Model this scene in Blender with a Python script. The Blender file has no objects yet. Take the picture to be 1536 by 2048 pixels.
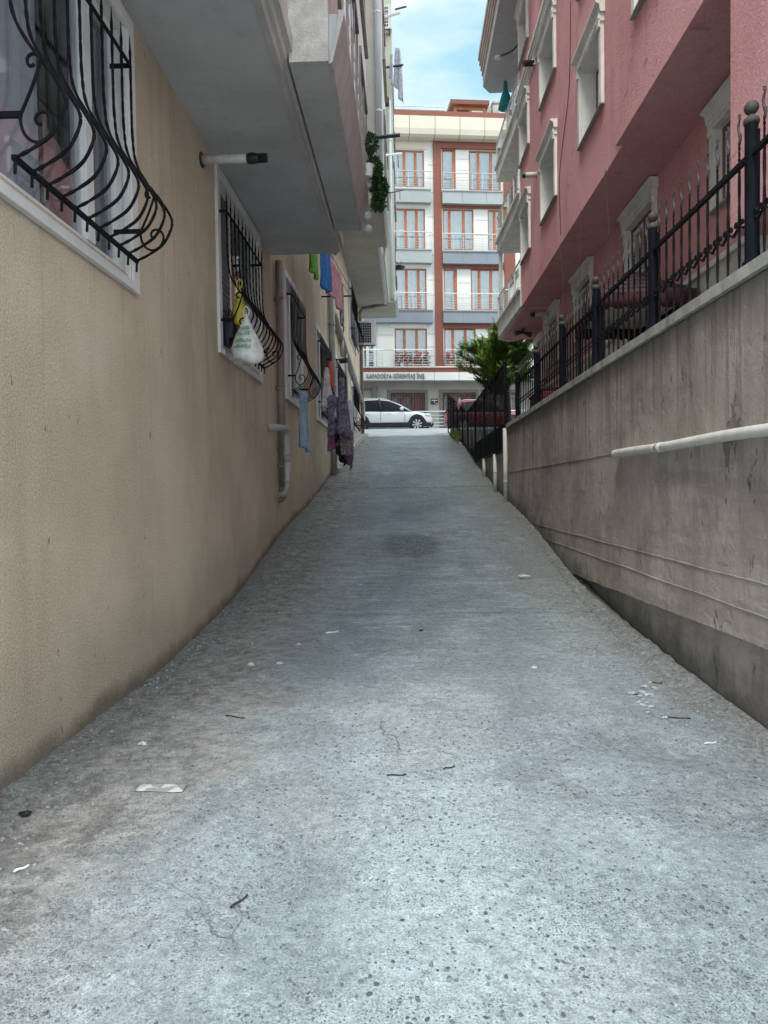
import bpy, bmesh, math, random
from mathutils import Vector, Matrix, noise as mnoise
random.seed(7)
sc = bpy.context.scene
COL = sc.collection
R = math.radians

# ---------------------------------------------------------------- camera (survey of the photograph)
F, VPX, VPY, ROLL, EYE = 1420.0, 814.0, 980.0, 0.014, Vector((0, 0, 1.55))
_a = Vector(((VPX-768)/F, -(VPY-1024)/F, 1.0)).normalized()
_u = Vector((-ROLL, 1.0, 0)); _u = (_u - _a*(_u @ _a)).normalized()
_r = _u.cross(_a)
if _r.x < 0: _r = -_r
CM = Matrix((_r, _a, _u))                       # camera coords (right, up, forward) -> world
def ray(px, py): return CM @ Vector(((px-768)/F, -(py-1024)/F, 1.0))
def onx(px, py, x): d = ray(px, py); return EYE + d*((x-EYE.x)/d.x)
def ony(px, py, y): d = ray(px, py); return EYE + d*((y-EYE.y)/d.y)
def onz(px, py, z): d = ray(px, py); return EYE + d*((z-EYE.z)/d.z)
cam = bpy.data.objects.new('camera', bpy.data.cameras.new('camera')); COL.objects.link(cam)
cr, cu, cb = CM @ Vector((1, 0, 0)), CM @ Vector((0, 1, 0)), -(CM @ Vector((0, 0, 1)))
mw = Matrix((cr, cu, cb)).transposed().to_4x4(); mw.translation = EYE
cam.matrix_world = mw
cam.data.sensor_fit = 'VERTICAL'; cam.data.sensor_height = 32.0; cam.data.lens = F/2048*32
cam.data.clip_start = 0.05; cam.data.clip_end = 2000
sc.camera = cam

# ---------------------------------------------------------------- sky, sun, exposure
SUN_EL, SUN_AZ = 58.0, 198.0      # azimuth clockwise from +Y
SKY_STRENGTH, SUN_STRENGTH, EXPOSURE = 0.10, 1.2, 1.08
CLOUD_FILL_GAIN = 10.0  # brightness of the unseen cloud added to light the alley
w = bpy.data.worlds.new('World'); sc.world = w; w.use_nodes = True
wt = w.node_tree; wn = wt.nodes; wl = wt.links
for n in list(wn): wn.remove(n)
out = wn.new('ShaderNodeOutputWorld'); bg = wn.new('ShaderNodeBackground'); bg.inputs[1].default_value = SKY_STRENGTH
sky = wn.new('ShaderNodeTexSky'); sky.sky_type = 'NISHITA'; sky.sun_disc = False
sky.sun_elevation = R(SUN_EL); sky.sun_rotation = R(SUN_AZ); sky.air_density = 1.0; sky.dust_density = 0.6; sky.ozone_density = 1.4
tc = wn.new('ShaderNodeTexCoord')
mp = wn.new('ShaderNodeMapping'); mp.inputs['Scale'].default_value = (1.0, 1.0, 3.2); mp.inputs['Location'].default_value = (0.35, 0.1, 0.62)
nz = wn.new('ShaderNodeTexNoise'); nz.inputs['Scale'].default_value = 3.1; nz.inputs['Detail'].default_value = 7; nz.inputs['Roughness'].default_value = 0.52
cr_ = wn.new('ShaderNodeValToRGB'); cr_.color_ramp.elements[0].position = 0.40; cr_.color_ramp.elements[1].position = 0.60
# bright cloud added out of view overhead and behind as fill; clearer gap ahead
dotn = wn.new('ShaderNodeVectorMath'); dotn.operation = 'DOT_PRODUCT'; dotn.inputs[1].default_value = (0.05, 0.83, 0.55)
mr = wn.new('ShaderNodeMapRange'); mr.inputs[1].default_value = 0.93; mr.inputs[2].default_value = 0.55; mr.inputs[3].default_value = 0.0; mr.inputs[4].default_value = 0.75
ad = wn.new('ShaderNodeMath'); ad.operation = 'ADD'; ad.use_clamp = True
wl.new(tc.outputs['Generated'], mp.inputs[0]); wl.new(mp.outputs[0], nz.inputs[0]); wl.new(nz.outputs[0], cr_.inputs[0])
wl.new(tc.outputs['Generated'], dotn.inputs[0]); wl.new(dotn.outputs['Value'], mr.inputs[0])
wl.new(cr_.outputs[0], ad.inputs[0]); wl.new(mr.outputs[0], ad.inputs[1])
# cloud brightness: raised overhead and behind, outside the view, to brighten the alley
mr2 = wn.new('ShaderNodeMapRange'); mr2.inputs[1].default_value = 0.95; mr2.inputs[2].default_value = 0.5; mr2.inputs[3].default_value = 5.6; mr2.inputs[4].default_value = CLOUD_FILL_GAIN*1.0
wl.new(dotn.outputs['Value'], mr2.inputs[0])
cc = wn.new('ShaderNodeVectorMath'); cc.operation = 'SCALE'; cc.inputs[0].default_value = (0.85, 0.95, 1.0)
# overhead boost added to the unseen cloud, to light the middle of the ramp
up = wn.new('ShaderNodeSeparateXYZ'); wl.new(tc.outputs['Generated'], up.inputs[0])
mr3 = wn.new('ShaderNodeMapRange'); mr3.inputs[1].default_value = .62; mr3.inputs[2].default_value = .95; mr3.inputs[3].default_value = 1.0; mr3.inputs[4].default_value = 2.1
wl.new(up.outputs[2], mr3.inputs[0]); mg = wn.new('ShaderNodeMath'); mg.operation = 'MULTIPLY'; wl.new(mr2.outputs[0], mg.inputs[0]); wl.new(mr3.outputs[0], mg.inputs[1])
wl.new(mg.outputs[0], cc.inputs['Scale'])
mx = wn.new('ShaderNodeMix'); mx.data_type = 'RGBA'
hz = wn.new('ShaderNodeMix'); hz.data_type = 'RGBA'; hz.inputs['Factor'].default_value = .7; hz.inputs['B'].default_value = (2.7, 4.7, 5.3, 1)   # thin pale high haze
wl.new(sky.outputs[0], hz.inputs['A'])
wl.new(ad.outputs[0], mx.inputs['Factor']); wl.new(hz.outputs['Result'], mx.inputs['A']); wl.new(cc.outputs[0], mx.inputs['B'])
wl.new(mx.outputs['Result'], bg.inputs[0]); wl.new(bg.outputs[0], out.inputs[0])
sun = bpy.data.objects.new('sun', bpy.data.lights.new('sun', 'SUN')); COL.objects.link(sun)
sun.data.energy = SUN_STRENGTH; sun.data.angle = R(14); sun.data.color = (1.0, 0.92, 0.80)
sd = Vector((math.sin(R(SUN_AZ))*math.cos(R(SUN_EL)), math.cos(R(SUN_AZ))*math.cos(R(SUN_EL)), math.sin(R(SUN_EL))))
sun.rotation_euler = sd.to_track_quat('Z', 'Y').to_euler(); sun.location = sd*80
sc.view_settings.view_transform = 'Standard'; sc.view_settings.look = 'None'
sc.view_settings.exposure = EXPOSURE; sc.view_settings.gamma = 1.0; sc.view_settings.use_curve_mapping = False

# lettering of the far fascia, turned into a mesh while the scene is still empty
_cu = bpy.data.curves.new('lettering', 'FONT'); _cu.body = 'KAPADOKYA G\u00d6RENTA\u015e \u0130N\u015e.'; _cu.size = 1; _cu.extrude = .04; _cu.offset = .012
_to = bpy.data.objects.new('lettering_source', _cu); COL.objects.link(_to); bpy.context.view_layer.update()
LETTER_MESH = bpy.data.meshes.new_from_object(_to.evaluated_get(bpy.context.evaluated_depsgraph_get()))
bpy.data.objects.remove(_to); bpy.data.curves.remove(_cu)

# ---------------------------------------------------------------- mesh helpers
class MB:
    def __init__(s): s.v = []; s.f = []; s.m = []
    def add(s, vs, fs, mi=0):
        o = len(s.v); s.v += [Vector(p) for p in vs]
        for f in fs: s.f.append([i+o for i in f]); s.m.append(mi)
        return s
    def box(s, x0, x1, y0, y1, z0, z1, mi=0):
        vs = [(x0,y0,z0),(x1,y0,z0),(x1,y1,z0),(x0,y1,z0),(x0,y0,z1),(x1,y0,z1),(x1,y1,z1),(x0,y1,z1)]
        return s.add(vs, [(0,3,2,1),(4,5,6,7),(0,1,5,4),(1,2,6,5),(2,3,7,6),(3,0,4,7)], mi)
    def quad(s, a, b, c, d, mi=0): return s.add([a,b,c,d], [(0,1,2,3)], mi)
    def prism(s, poly, axis, a0, a1, mi=0):
        """poly: 2-D points; axis 0/1/2 the extrusion axis from a0 to a1"""
        def P(p, a):
            return {0:(a,p[0],p[1]), 1:(p[0],a,p[1]), 2:(p[0],p[1],a)}[axis]
        n = len(poly); vs = [P(p,a0) for p in poly]+[P(p,a1) for p in poly]
        fs = [tuple(range(n-1,-1,-1)), tuple(range(n,2*n))]+[(i,(i+1)%n,n+(i+1)%n,n+i) for i in range(n)]
        return s.add(vs, fs, mi)
    def tube(s, pts, r, n=8, mi=0, twist=0.0, cap=True, r1=None):
        pts = [Vector(p) for p in pts]; N = len(pts); vs = []
        t0 = (pts[1]-pts[0]).normalized(); ref = Vector((0,0,1)) if abs(t0.z) < .9 else Vector((1,0,0))
        nx = t0.cross(ref).normalized(); L = 0.0
        for i, p in enumerate(pts):
            t = (pts[min(i+1,N-1)]-pts[max(i-1,0)])
            if t.length < 1e-9: t = t0
            t.normalize()
            nx = nx - t*(nx @ t)
            if nx.length < 1e-6: nx = t.orthogonal()
            nx.normalize(); ny = t.cross(nx)
            if i: L += (p-pts[i-1]).length
            rr = r if r1 is None else r+(r1-r)*i/(N-1)
            if isinstance(r, (list, tuple)): rr = r[i]
            for k in range(n):
                a = 2*math.pi*k/n + twist*L
                vs.append(p + nx*(math.cos(a)*rr) + ny*(math.sin(a)*rr))
        fs = []
        for i in range(N-1):
            for k in range(n): fs.append((i*n+k, i*n+(k+1)%n, (i+1)*n+(k+1)%n, (i+1)*n+k))
        if cap: fs += [tuple(range(n-1,-1,-1)), tuple(range((N-1)*n, N*n))]
        return s.add(vs, fs, mi)
    def lathe(s, prof, c, n=16, mi=0):
        c = Vector(c); vs = []; fs = []
        for r, z in prof:
            for k in range(n):
                a = 2*math.pi*k/n; vs.append(c+Vector((r*math.cos(a), r*math.sin(a), z)))
        for i in range(len(prof)-1):
            for k in range(n): fs.append((i*n+k, i*n+(k+1)%n, (i+1)*n+(k+1)%n, (i+1)*n+k))
        fs += [tuple(range(n-1,-1,-1)), tuple(range((len(prof)-1)*n, len(prof)*n))]
        return s.add(vs, fs, mi)
    def ball(s, c, r, n=10, mi=0, sx=1, sy=1, sz=1, jit=0):
        prof = []; c = Vector(c); vs = []; fs = []; m = max(4, n//2+1)
        for i in range(m+1):
            th = math.pi*i/m
            for k in range(n):
                a = 2*math.pi*k/n; q = 1+random.uniform(-jit, jit)
                vs.append(c+Vector((r*sx*q*math.sin(th)*math.cos(a), r*sy*q*math.sin(th)*math.sin(a), -r*sz*q*math.cos(th))))
        for i in range(m):
            for k in range(n): fs.append((i*n+k, i*n+(k+1)%n, (i+1)*n+(k+1)%n, (i+1)*n+k))
        return s.add(vs, fs, mi)
    def holes(s, o, ax, ay, w, h, hs, depth, nrm, mi=0, mr=None, mb=None, rd=None):
        """a wall face with rectangular openings (a0,a1,b0,b1): face, reveals of DEPTH and a dark back"""
        o, ax, ay, nrm = Vector(o), Vector(ax), Vector(ay), Vector(nrm)
        xs = sorted({0.0, w} | {v for q in hs for v in q[:2]}); ys = sorted({0.0, h} | {v for q in hs for v in q[2:4]})
        flip = ax.cross(ay) @ nrm < 0
        def F(a, b, c, d, m): s.add([a,b,c,d], [(3,2,1,0) if flip else (0,1,2,3)], m)
        P = lambda a, b, k=0.0: o+ax*a+ay*b-nrm*k
        for i in range(len(xs)-1):
            for j in range(len(ys)-1):
                cx, cy = (xs[i]+xs[i+1])/2, (ys[j]+ys[j+1])/2
                if any(q[0] < cx < q[1] and q[2] < cy < q[3] for q in hs): continue
                F(P(xs[i],ys[j]), P(xs[i+1],ys[j]), P(xs[i+1],ys[j+1]), P(xs[i],ys[j+1]), mi)
        mr = mi if mr is None else mr; mb = mr if mb is None else mb
        for a0,a1,b0,b1 in hs:
            k = depth; k1 = rd or depth
            for kk0, kk1, m in ((0, k1, mr), (k1, k, mb)) if k1 < k else ((0, k, mr),):
                F(P(a0,b0,kk0),P(a0,b0,kk1),P(a0,b1,kk1),P(a0,b1,kk0),m) if False else None
                s.add([P(a0,b0,kk0),P(a0,b1,kk0),P(a0,b1,kk1),P(a0,b0,kk1)], [(0,1,2,3)], m)
                s.add([P(a1,b0,kk0),P(a1,b0,kk1),P(a1,b1,kk1),P(a1,b1,kk0)], [(0,1,2,3)], m)
                s.add([P(a0,b0,kk0),P(a0,b0,kk1),P(a1,b0,kk1),P(a1,b0,kk0)], [(0,1,2,3)], m)
                s.add([P(a0,b1,kk0),P(a1,b1,kk0),P(a1,b1,kk1),P(a0,b1,kk1)], [(0,1,2,3)], m)
            F(P(a0,b0,k),P(a1,b0,k),P(a1,b1,k),P(a0,b1,k), mb)
        return s
    def build(s, name, mat, parent=None, smooth=False, local=False, sub=0, weld=False, bevel=0):
        me = bpy.data.meshes.new(name); vs = s.v
        for f in s.f: assert max(f) < len(vs) and len(set(f)) == len(f), (name, f)
        if parent is not None and not local:
            off = Vector((0,0,0)); p = parent
            while p is not None: off += p.location; p = p.parent
            vs = [v-off for v in vs]
        me.from_pydata([tuple(v) for v in vs], [], s.f)
        mats = mat if isinstance(mat, (list, tuple)) else [mat]
        for m in mats: me.materials.append(m)
        for p, mi in zip(me.polygons, s.m): p.material_index = min(mi, len(mats)-1); p.use_smooth = smooth
        if weld:
            bm = bmesh.new(); bm.from_mesh(me); bmesh.ops.remove_doubles(bm, verts=bm.verts, dist=1e-4)
            bmesh.ops.recalc_face_normals(bm, faces=bm.faces); bm.to_mesh(me); bm.free()
            if smooth:
                for p in me.polygons: p.use_smooth = True
        me.update()
        o = bpy.data.objects.new(name, me); COL.objects.link(o)
        if parent is not None: o.parent = parent
        if sub:
            md = o.modifiers.new('sub', 'SUBSURF'); md.levels = md.render_levels = sub
        if bevel:
            md = o.modifiers.new('bev', 'BEVEL'); md.width = bevel; md.segments = 2; md.limit_method = 'ANGLE'
        return o
def tag(o, label=None, cat=None, group=None, kind=None):
    if label: o['label'] = label
    if cat: o['category'] = cat
    if group: o['group'] = group
    if kind: o['kind'] = kind
    return o
def thing(name, label, cat, loc=(0,0,0), rz=0.0, group=None):
    o = bpy.data.objects.new(name, None); COL.objects.link(o); o.location = loc; o.rotation_euler = (0,0,rz)
    o.empty_display_size = .1
    return tag(o, label, cat, group)
def catmull(pts, k=6):
    P = [Vector(p) for p in pts]; P = [P[0]*2-P[1]]+P+[P[-1]*2-P[-2]]; o = []
    for i in range(1, len(P)-2):
        for j in range(k):
            t = j/k; a,b,c,d = P[i-1:i+3]
            o.append(0.5*((2*b)+(c-a)*t+(2*a-5*b+4*c-d)*t*t+(3*b-a-3*c+d)*t**3))
    return o+[P[-2]]
def lerp(tab, x):
    if x <= tab[0][0]: return tab[0][1]
    for (a, p), (b, q) in zip(tab, tab[1:]):
        if x <= b: return p+(q-p)*(x-a)/(b-a)
    return tab[-1][1]

# ---------------------------------------------------------------- materials
def new_mat(name):
    m = bpy.data.materials.new(name); m.use_nodes = True
    return m, m.node_tree.nodes, m.node_tree.links, m.node_tree.nodes['Principled BSDF']
class G:
    """little node builder"""
    def __init__(s, m): s.t = m.node_tree; s.n = s.t.nodes; s.l = s.t.links; s.pos = None
    def link(s, a, b): s.l.new(a, b)
    def P(s, scale=(1,1,1), loc=(0,0,0)):
        if s.pos is None: s.pos = s.n.new('ShaderNodeNewGeometry').outputs['Position']
        if scale == (1,1,1) and loc == (0,0,0): return s.pos
        mp = s.n.new('ShaderNodeMapping'); mp.inputs['Scale'].default_value = scale; mp.inputs['Location'].default_value = loc
        s.link(s.pos, mp.inputs[0]); return mp.outputs[0]
    def noise(s, scale, detail=5, rough=.55, stretch=(1,1,1), loc=(0,0,0), dist=0.0):
        n = s.n.new('ShaderNodeTexNoise'); n.inputs['Scale'].default_value = scale; n.inputs['Detail'].default_value = detail
        n.inputs['Roughness'].default_value = rough; n.inputs['Distortion'].default_value = dist
        s.link(s.P(stretch, loc), n.inputs[0]); return n.outputs[0]
    def ramp(s, v, a, b, lo=0.0, hi=1.0):
        n = s.n.new('ShaderNodeMapRange'); n.interpolation_type = 'SMOOTHSTEP'
        for i, q in enumerate((a,b,lo,hi)): n.inputs[i+1].default_value = q
        s.link(v, n.inputs[0]); return n.outputs[0]
    def math(s, op, a, b=None, clamp=False):
        n = s.n.new('ShaderNodeMath'); n.operation = op; n.use_clamp = clamp
        for i, q in enumerate((a, b)):
            if q is None: continue
            if isinstance(q, (int, float)): n.inputs[i].default_value = q
            else: s.link(q, n.inputs[i])
        return n.outputs[0]
    def mix(s, f, a, b, mode='MIX'):
        n = s.n.new('ShaderNodeMix'); n.data_type = 'RGBA'; n.blend_type = mode
        for k, q in (('Factor', f), ('A', a), ('B', b)):
            i = n.inputs[k] if k == 'Factor' else n.inputs[6 if k == 'A' else 7]
            if isinstance(q, (int, float)): i.default_value = q
            elif isinstance(q, tuple): i.default_value = (*q, 1) if len(q) == 3 else q
            else: s.link(q, i)
        return n.outputs[2]
    def sep(s):
        n = s.n.new('ShaderNodeSeparateXYZ'); s.link(s.P(), n.inputs[0]); return n.outputs
    def bump(s, h, strength=.3, dist=.01, prev=None):
        n = s.n.new('ShaderNodeBump'); n.inputs['Strength'].default_value = strength; n.inputs['Distance'].default_value = dist
        s.link(h, n.inputs['Height'])
        if prev is not None: s.link(prev, n.inputs['Normal'])
        return n.outputs[0]
def mul(c, k): return tuple(min(1.0, v*k) for v in c)
def mk(name, c, var=.12, scale=4.0, rough=.75, bump=.0, bscale=60, bdist=.004, streak=0.0, scol=None, metal=0.0, spec=.4, coat=0.0, stretch=(1,1,1)):
    m, n, l, b = new_mat(name); g = G(m)
    col = g.mix(g.ramp(g.noise(scale, 6, stretch=stretch), .3, .7), mul(c, 1-var), mul(c, 1+var))
    if streak:
        st = g.ramp(g.noise(2.2, 7, .6, (3.2,3.2,.22)), .5, .72)
        col = g.mix(g.math('MULTIPLY', st, streak), col, scol or mul(c, .5))
    g.link(col, b.inputs['Base Color']); b.inputs['Roughness'].default_value = rough; b.inputs['Metallic'].default_value = metal
    b.inputs['Specular IOR Level'].default_value = spec; b.inputs['Coat Weight'].default_value = coat
    if bump: g.link(g.bump(g.noise(bscale, 4, .6), bump, bdist), b.inputs['Normal'])
    return m
def glassy(name, tint=(.75,.8,.82), opa=.25, rough=.02):
    """window glass: clear pane with fresnel reflection and a little tint"""
    m, n, l, b = new_mat(name); n.remove(b); o = n['Material Output']
    tr = n.new('ShaderNodeBsdfTransparent'); tr.inputs[0].default_value = (*tint, 1)
    gl = n.new('ShaderNodeBsdfGlossy'); gl.inputs['Roughness'].default_value = rough; gl.inputs[0].default_value = (.95,.97,1,1)
    fr = n.new('ShaderNodeFresnel'); fr.inputs[0].default_value = 1.5
    g = G(m); f = g.math('ADD', g.math('MULTIPLY', fr.outputs[0], .35+.65*min(1,opa)), opa*.3, True)
    ms = n.new('ShaderNodeMixShader'); l.new(f, ms.inputs[0]); l.new(tr.outputs[0], ms.inputs[1]); l.new(gl.outputs[0], ms.inputs[2])
    l.new(ms.outputs[0], o.inputs[0]); return m
PROF = [(-14,.05),(-6,.06),(0,.08),(4,.1),(6,.14),(7.5,.26),(9,.47),(10.5,.77),(12,1.0),(14,1.23),(16,1.5),(18,1.86),(20.3,2.27),(23,2.77),(25,3.1),(28,3.53),(31,3.9),(33,4.06)]
def prof(y):
    return sum(lerp(PROF, y+d)*k for d, k in ((-1,.15),(-.5,.2),(0,.3),(.5,.2),(1,.15))) if y < 31.5 else lerp(PROF, y)
def zramp_node(g):
    """height of the ramp as a function of world y, for dirt that grows up from it"""
    y = g.sep()[1]; mrn = g.n.new('ShaderNodeMapRange'); mrn.inputs[1].default_value = -6; mrn.inputs[2].default_value = 34
    mrn.inputs[3].default_value = 0; mrn.inputs[4].default_value = 1; g.link(y, mrn.inputs[0])
    fc = g.n.new('ShaderNodeValToRGB'); el = fc.color_ramp.elements
    pts = [((y0+6)/40, z0/5) for y0, z0 in PROF if y0 >= -6]
    el[0].position = pts[0][0]; el[0].color = (pts[0][1],)*3+(1,); el[1].position = pts[-1][0]; el[1].color = (pts[-1][1],)*3+(1,)
    for p, v in pts[1:-1]: q = el.new(p); q.color = (v, v, v, 1)
    g.link(mrn.outputs[0], fc.inputs[0])
    return g.math('MULTIPLY', fc.outputs[0], 5.0)

# --- concrete of the ramp: cement with exposed pebbles near, broom ridges further up, dirt to the left, moss to the right
def ramp_material():
    m, n, l, b = new_mat('ramp_concrete'); g = G(m); s = g.sep(); X, Y = s[0], s[1]
    big = g.noise(.75, 8, .62, (1,.55,1)); mid = g.noise(3.2, 7, .65); fine = g.noise(46, 3, .6)
    col = g.mix(g.ramp(big, .36, .66), (.215,.256,.284), (.300,.352,.388))
    col = g.mix(g.math('MULTIPLY', g.ramp(mid, .47, .68), .4), col, (.19,.215,.232))
    # worn bright paths, slightly lengthwise
    worn = g.ramp(g.noise(1.15, 6, .6, (1.2,.4,1), (3,1,0)), .52, .72)
    col = g.mix(g.math('MULTIPLY', worn, .45), col, (.365,.43,.47))
    pth = g.math('ADD', g.math('ABSOLUTE', g.math('ADD', X, -.12)), g.math('MULTIPLY', g.math('SUBTRACT', g.noise(1.4, 9, .65, loc=(6,6,6)), .5), 1.6))
    pal = g.math('MULTIPLY', g.math('MULTIPLY', g.ramp(pth, .15, .6, 1, 0), g.ramp(Y, 7.5, 5.0)), .55)
    col = g.mix(pal, col, (.385,.45,.485))
    # crisp-edged patches where the cement skin has worn off down to gravel
    pn = g.noise(1.5, 9, .62, (1,.7,1), (5,5,5)); patch = g.ramp(pn, .53, .58)
    col = g.mix(g.math('MULTIPLY', patch, .42), col, g.mix(g.noise(60, 4, .8), (.10,.115,.12), (.40,.43,.44)))
    pn2 = g.noise(1.9, 9, .62, (1,.8,1), (15,2,5)); dust = g.ramp(pn2, .54, .60)
    col = g.mix(g.math('MULTIPLY', dust, .22), col, (.43,.50,.54))
    # pebbles
    vo = n.new('ShaderNodeTexVoronoi'); vo.inputs['Scale'].default_value = 31; vo.inputs['Randomness'].default_value = 1
    wob = n.new('ShaderNodeVectorMath'); wob.operation = 'ADD'
    nn = n.new('ShaderNodeTexNoise'); nn.inputs['Scale'].default_value = 24; l.new(g.P(), nn.inputs[0])
    sc_ = n.new('ShaderNodeVectorMath'); sc_.operation = 'SCALE'; sc_.inputs['Scale'].default_value = .034; l.new(nn.outputs[1], sc_.inputs[0])
    l.new(g.P((1.35,1,1)), wob.inputs[0]); l.new(sc_.outputs[0], wob.inputs[1]); l.new(wob.outputs[0], vo.inputs[0])
    cs = n.new('ShaderNodeSeparateColor'); l.new(vo.outputs['Color'], cs.inputs[0])
    size = g.math('ADD', g.math('MULTIPLY', g.math('POWER', cs.outputs[0], 1.5), .34), .0)
    dens = g.ramp(g.noise(1.7, 5, .6, (1,1,1), (7,2,0)), .3, .62)
    size = g.math('MULTIPLY', size, g.math('ADD', g.math('MULTIPLY', dens, .55), .6))
    pe = g.ramp(g.math('SUBTRACT', vo.outputs['Distance'], size), -.03, .05, 1, 0)
    near = g.ramp(Y, 4.0, 12, 1, .3)
    pcol = g.mix(cs.outputs[1], (.085,.10,.115), (.22,.25,.275))
    col = g.mix(g.math('MULTIPLY', pe, near), col, pcol)
    # a denser layer of small grit
    v3 = n.new('ShaderNodeTexVoronoi'); v3.inputs['Scale'].default_value = 62; l.new(wob.outputs[0], v3.inputs[0])
    c3 = n.new('ShaderNodeSeparateColor'); l.new(v3.outputs['Color'], c3.inputs[0])
    p3 = g.ramp(g.math('SUBTRACT', v3.outputs['Distance'], g.math('MULTIPLY', g.math('MULTIPLY', c3.outputs[0], .36), g.math('ADD', g.math('MULTIPLY', g.ramp(g.noise(2.3, 6, .65, loc=(3,12,0)), .35, .6), .8), .25))), -.04, .05, 1, 0)
    col = g.mix(g.math('MULTIPLY', g.math('MULTIPLY', p3, near), .62), col, g.mix(c3.outputs[1], (.07,.085,.098), (.24,.28,.30)))
    # pits: small dark crumbs in clusters
    v2 = n.new('ShaderNodeTexVoronoi'); v2.inputs['Scale'].default_value = 80; l.new(wob.outputs[0], v2.inputs[0])
    crumb = g.math('MULTIPLY', g.ramp(v2.outputs['Distance'], .18, .34, 1, 0), g.ramp(g.noise(2.6, 9, .72, (1,1,1), (1,9,0)), .46, .58))
    col = g.mix(g.math('MULTIPLY', crumb, .75), col, (.12,.135,.14))
    # broom ridges across the slope
    rid = g.noise(5.0, 6, .65, (.35,3.4,.3), dist=.3); far = g.ramp(Y, 3.2, 8.0)
    rm = g.math('MULTIPLY', g.ramp(rid, .43, .60), far)
    col = g.mix(g.math('MULTIPLY', rm, .42), col, (.165,.19,.20))
    dark_blotch = g.math('MULTIPLY', g.ramp(g.noise(.55, 6, .6, (1.3,.6,1), (5,5,0)), .4, .62), far)  # broad dark blotches, from the foreground on up the slope
    col = g.mix(g.math('MULTIPLY', dark_blotch, .03), col, (.15,.175,.185))
    # brown earth blown against the left wall, moss along the right edge
    lft = g.math('ADD', X, g.math('MULTIPLY', g.noise(1.6, 6, .65, loc=(2,0,0)), 1.5))
    e = g.math('MULTIPLY', g.ramp(lft, -.85, .25, 1, 0), .78)
    col = g.mix(e, col, g.mix(g.ramp(g.noise(7, 10, .75), .38, .62), (.12,.11,.10), (.31,.295,.275)))
    rgt = g.math('ADD', X, g.math('MULTIPLY', g.noise(2.1, 6, .65, loc=(4,0,0)), 1.1))
    mo = g.math('MULTIPLY', g.math('MULTIPLY', g.ramp(rgt, 1.55, 2.3), g.ramp(Y, 4.5, 9)), .5)
    col = g.mix(mo, col, g.mix(g.noise(7, 5), (.10,.115,.085), (.22,.23,.19)))
    # dark grit gathered along both edges
    ed = g.math('SUBTRACT', g.math('ABSOLUTE', X), g.math('MULTIPLY', g.math('SUBTRACT', g.noise(2.8, 10, .72, loc=(9,1,9)), .45), .9))
    col = g.mix(g.math('MULTIPLY', g.ramp(ed, 1.55, 1.95), .6), col, g.mix(g.ramp(g.noise(34, 6, .8), .38, .62), (.05,.05,.047), (.27,.265,.25)))
    # a round dark patch half way up and the pour joints across the ramp
    wv = g.math('MULTIPLY', g.math('SUBTRACT', g.noise(3.5, 6, .65, loc=(8,8,0)), .5), .35)
    rx = g.math('POWER', g.math('MULTIPLY', g.math('ADD', X, -.03), 1.55), 2.0); ry = g.math('POWER', g.math('ADD', Y, -10.45), 2.0)
    rd = g.math('ADD', g.math('SQRT', g.math('ADD', rx, ry)), wv)
    col = g.mix(g.ramp(rd, .50, .78, .62, 0), col, g.mix(g.ramp(g.noise(28, 6, .8), .4, .6), (.03,.035,.04), (.20,.225,.24)))
    jy = g.math('ADD', Y, g.math('MULTIPLY', g.math('SUBTRACT', g.noise(2.2, 7, .7, loc=(1,1,4)), .5), .5))
    for yj, wj in ((16.6, .045), (7.35, .012), (24.0, .05), (30.2, .08)):
        col = g.mix(g.ramp(g.math('ABSOLUTE', g.math('ADD', jy, -yj)), wj*.3, wj, .65, 0), col, (.075,.08,.08))
    # pale spill blots
    sp = g.ramp(g.noise(2.9, 3, .5, loc=(11,3,0)), .70, .76)
    col = g.mix(g.math('MULTIPLY', sp, .5), col, (.50,.53,.54))
    # long hair cracks
    vc = n.new('ShaderNodeTexVoronoi'); vc.feature = 'DISTANCE_TO_EDGE'; vc.inputs['Scale'].default_value = .62
    w2 = n.new('ShaderNodeVectorMath'); w2.operation = 'ADD'; nq = n.new('ShaderNodeTexNoise'); nq.inputs['Scale'].default_value = 2.2; nq.inputs['Detail'].default_value = 6
    l.new(g.P(), nq.inputs[0]); s2 = n.new('ShaderNodeVectorMath'); s2.operation = 'SCALE'; s2.inputs['Scale'].default_value = .5
    l.new(nq.outputs[1], s2.inputs[0]); l.new(g.P((1,.7,1)), w2.inputs[0]); l.new(s2.outputs[0], w2.inputs[1]); l.new(w2.outputs[0], vc.inputs[0])
    ck = g.math('MULTIPLY', g.ramp(vc.outputs['Distance'], .0005, .004, 1, 0), g.ramp(g.noise(1.3, 4, loc=(0,8,0)), .52, .66))
    col = g.mix(g.math('MULTIPLY', ck, .55), col, (.06,.065,.065))
    gr = g.noise(130, 3, .75); gr2 = g.noise(22, 8, .75)
    col = g.mix(.45, col, g.mix(g.ramp(gr, .3, .7), (.12,.12,.12), (.88,.88,.88)), 'OVERLAY')
    col = g.mix(.36, col, g.mix(g.ramp(gr2, .3, .7), (.15,.15,.15), (.85,.85,.85)), 'OVERLAY')
    l.new(col, b.inputs['Base Color']); b.inputs['Roughness'].default_value = .82; b.inputs['Specular IOR Level'].default_value = .25
    h = g.math('ADD', g.math('MULTIPLY', gr, .35), g.math('MULTIPLY', gr2, .9)); h = g.math('ADD', h, g.math('MULTIPLY', pe, .55))
    h = g.math('SUBTRACT', h, g.math('MULTIPLY', rm, .6)); h = g.math('SUBTRACT', h, g.math('MULTIPLY', crumb, .5)); h = g.math('SUBTRACT', h, g.math('MULTIPLY', ck, .5))
    h = g.math('SUBTRACT', h, g.math('MULTIPLY', patch, .6)); l.new(g.bump(h, .85, .016), b.inputs['Normal'])
    return m

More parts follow.
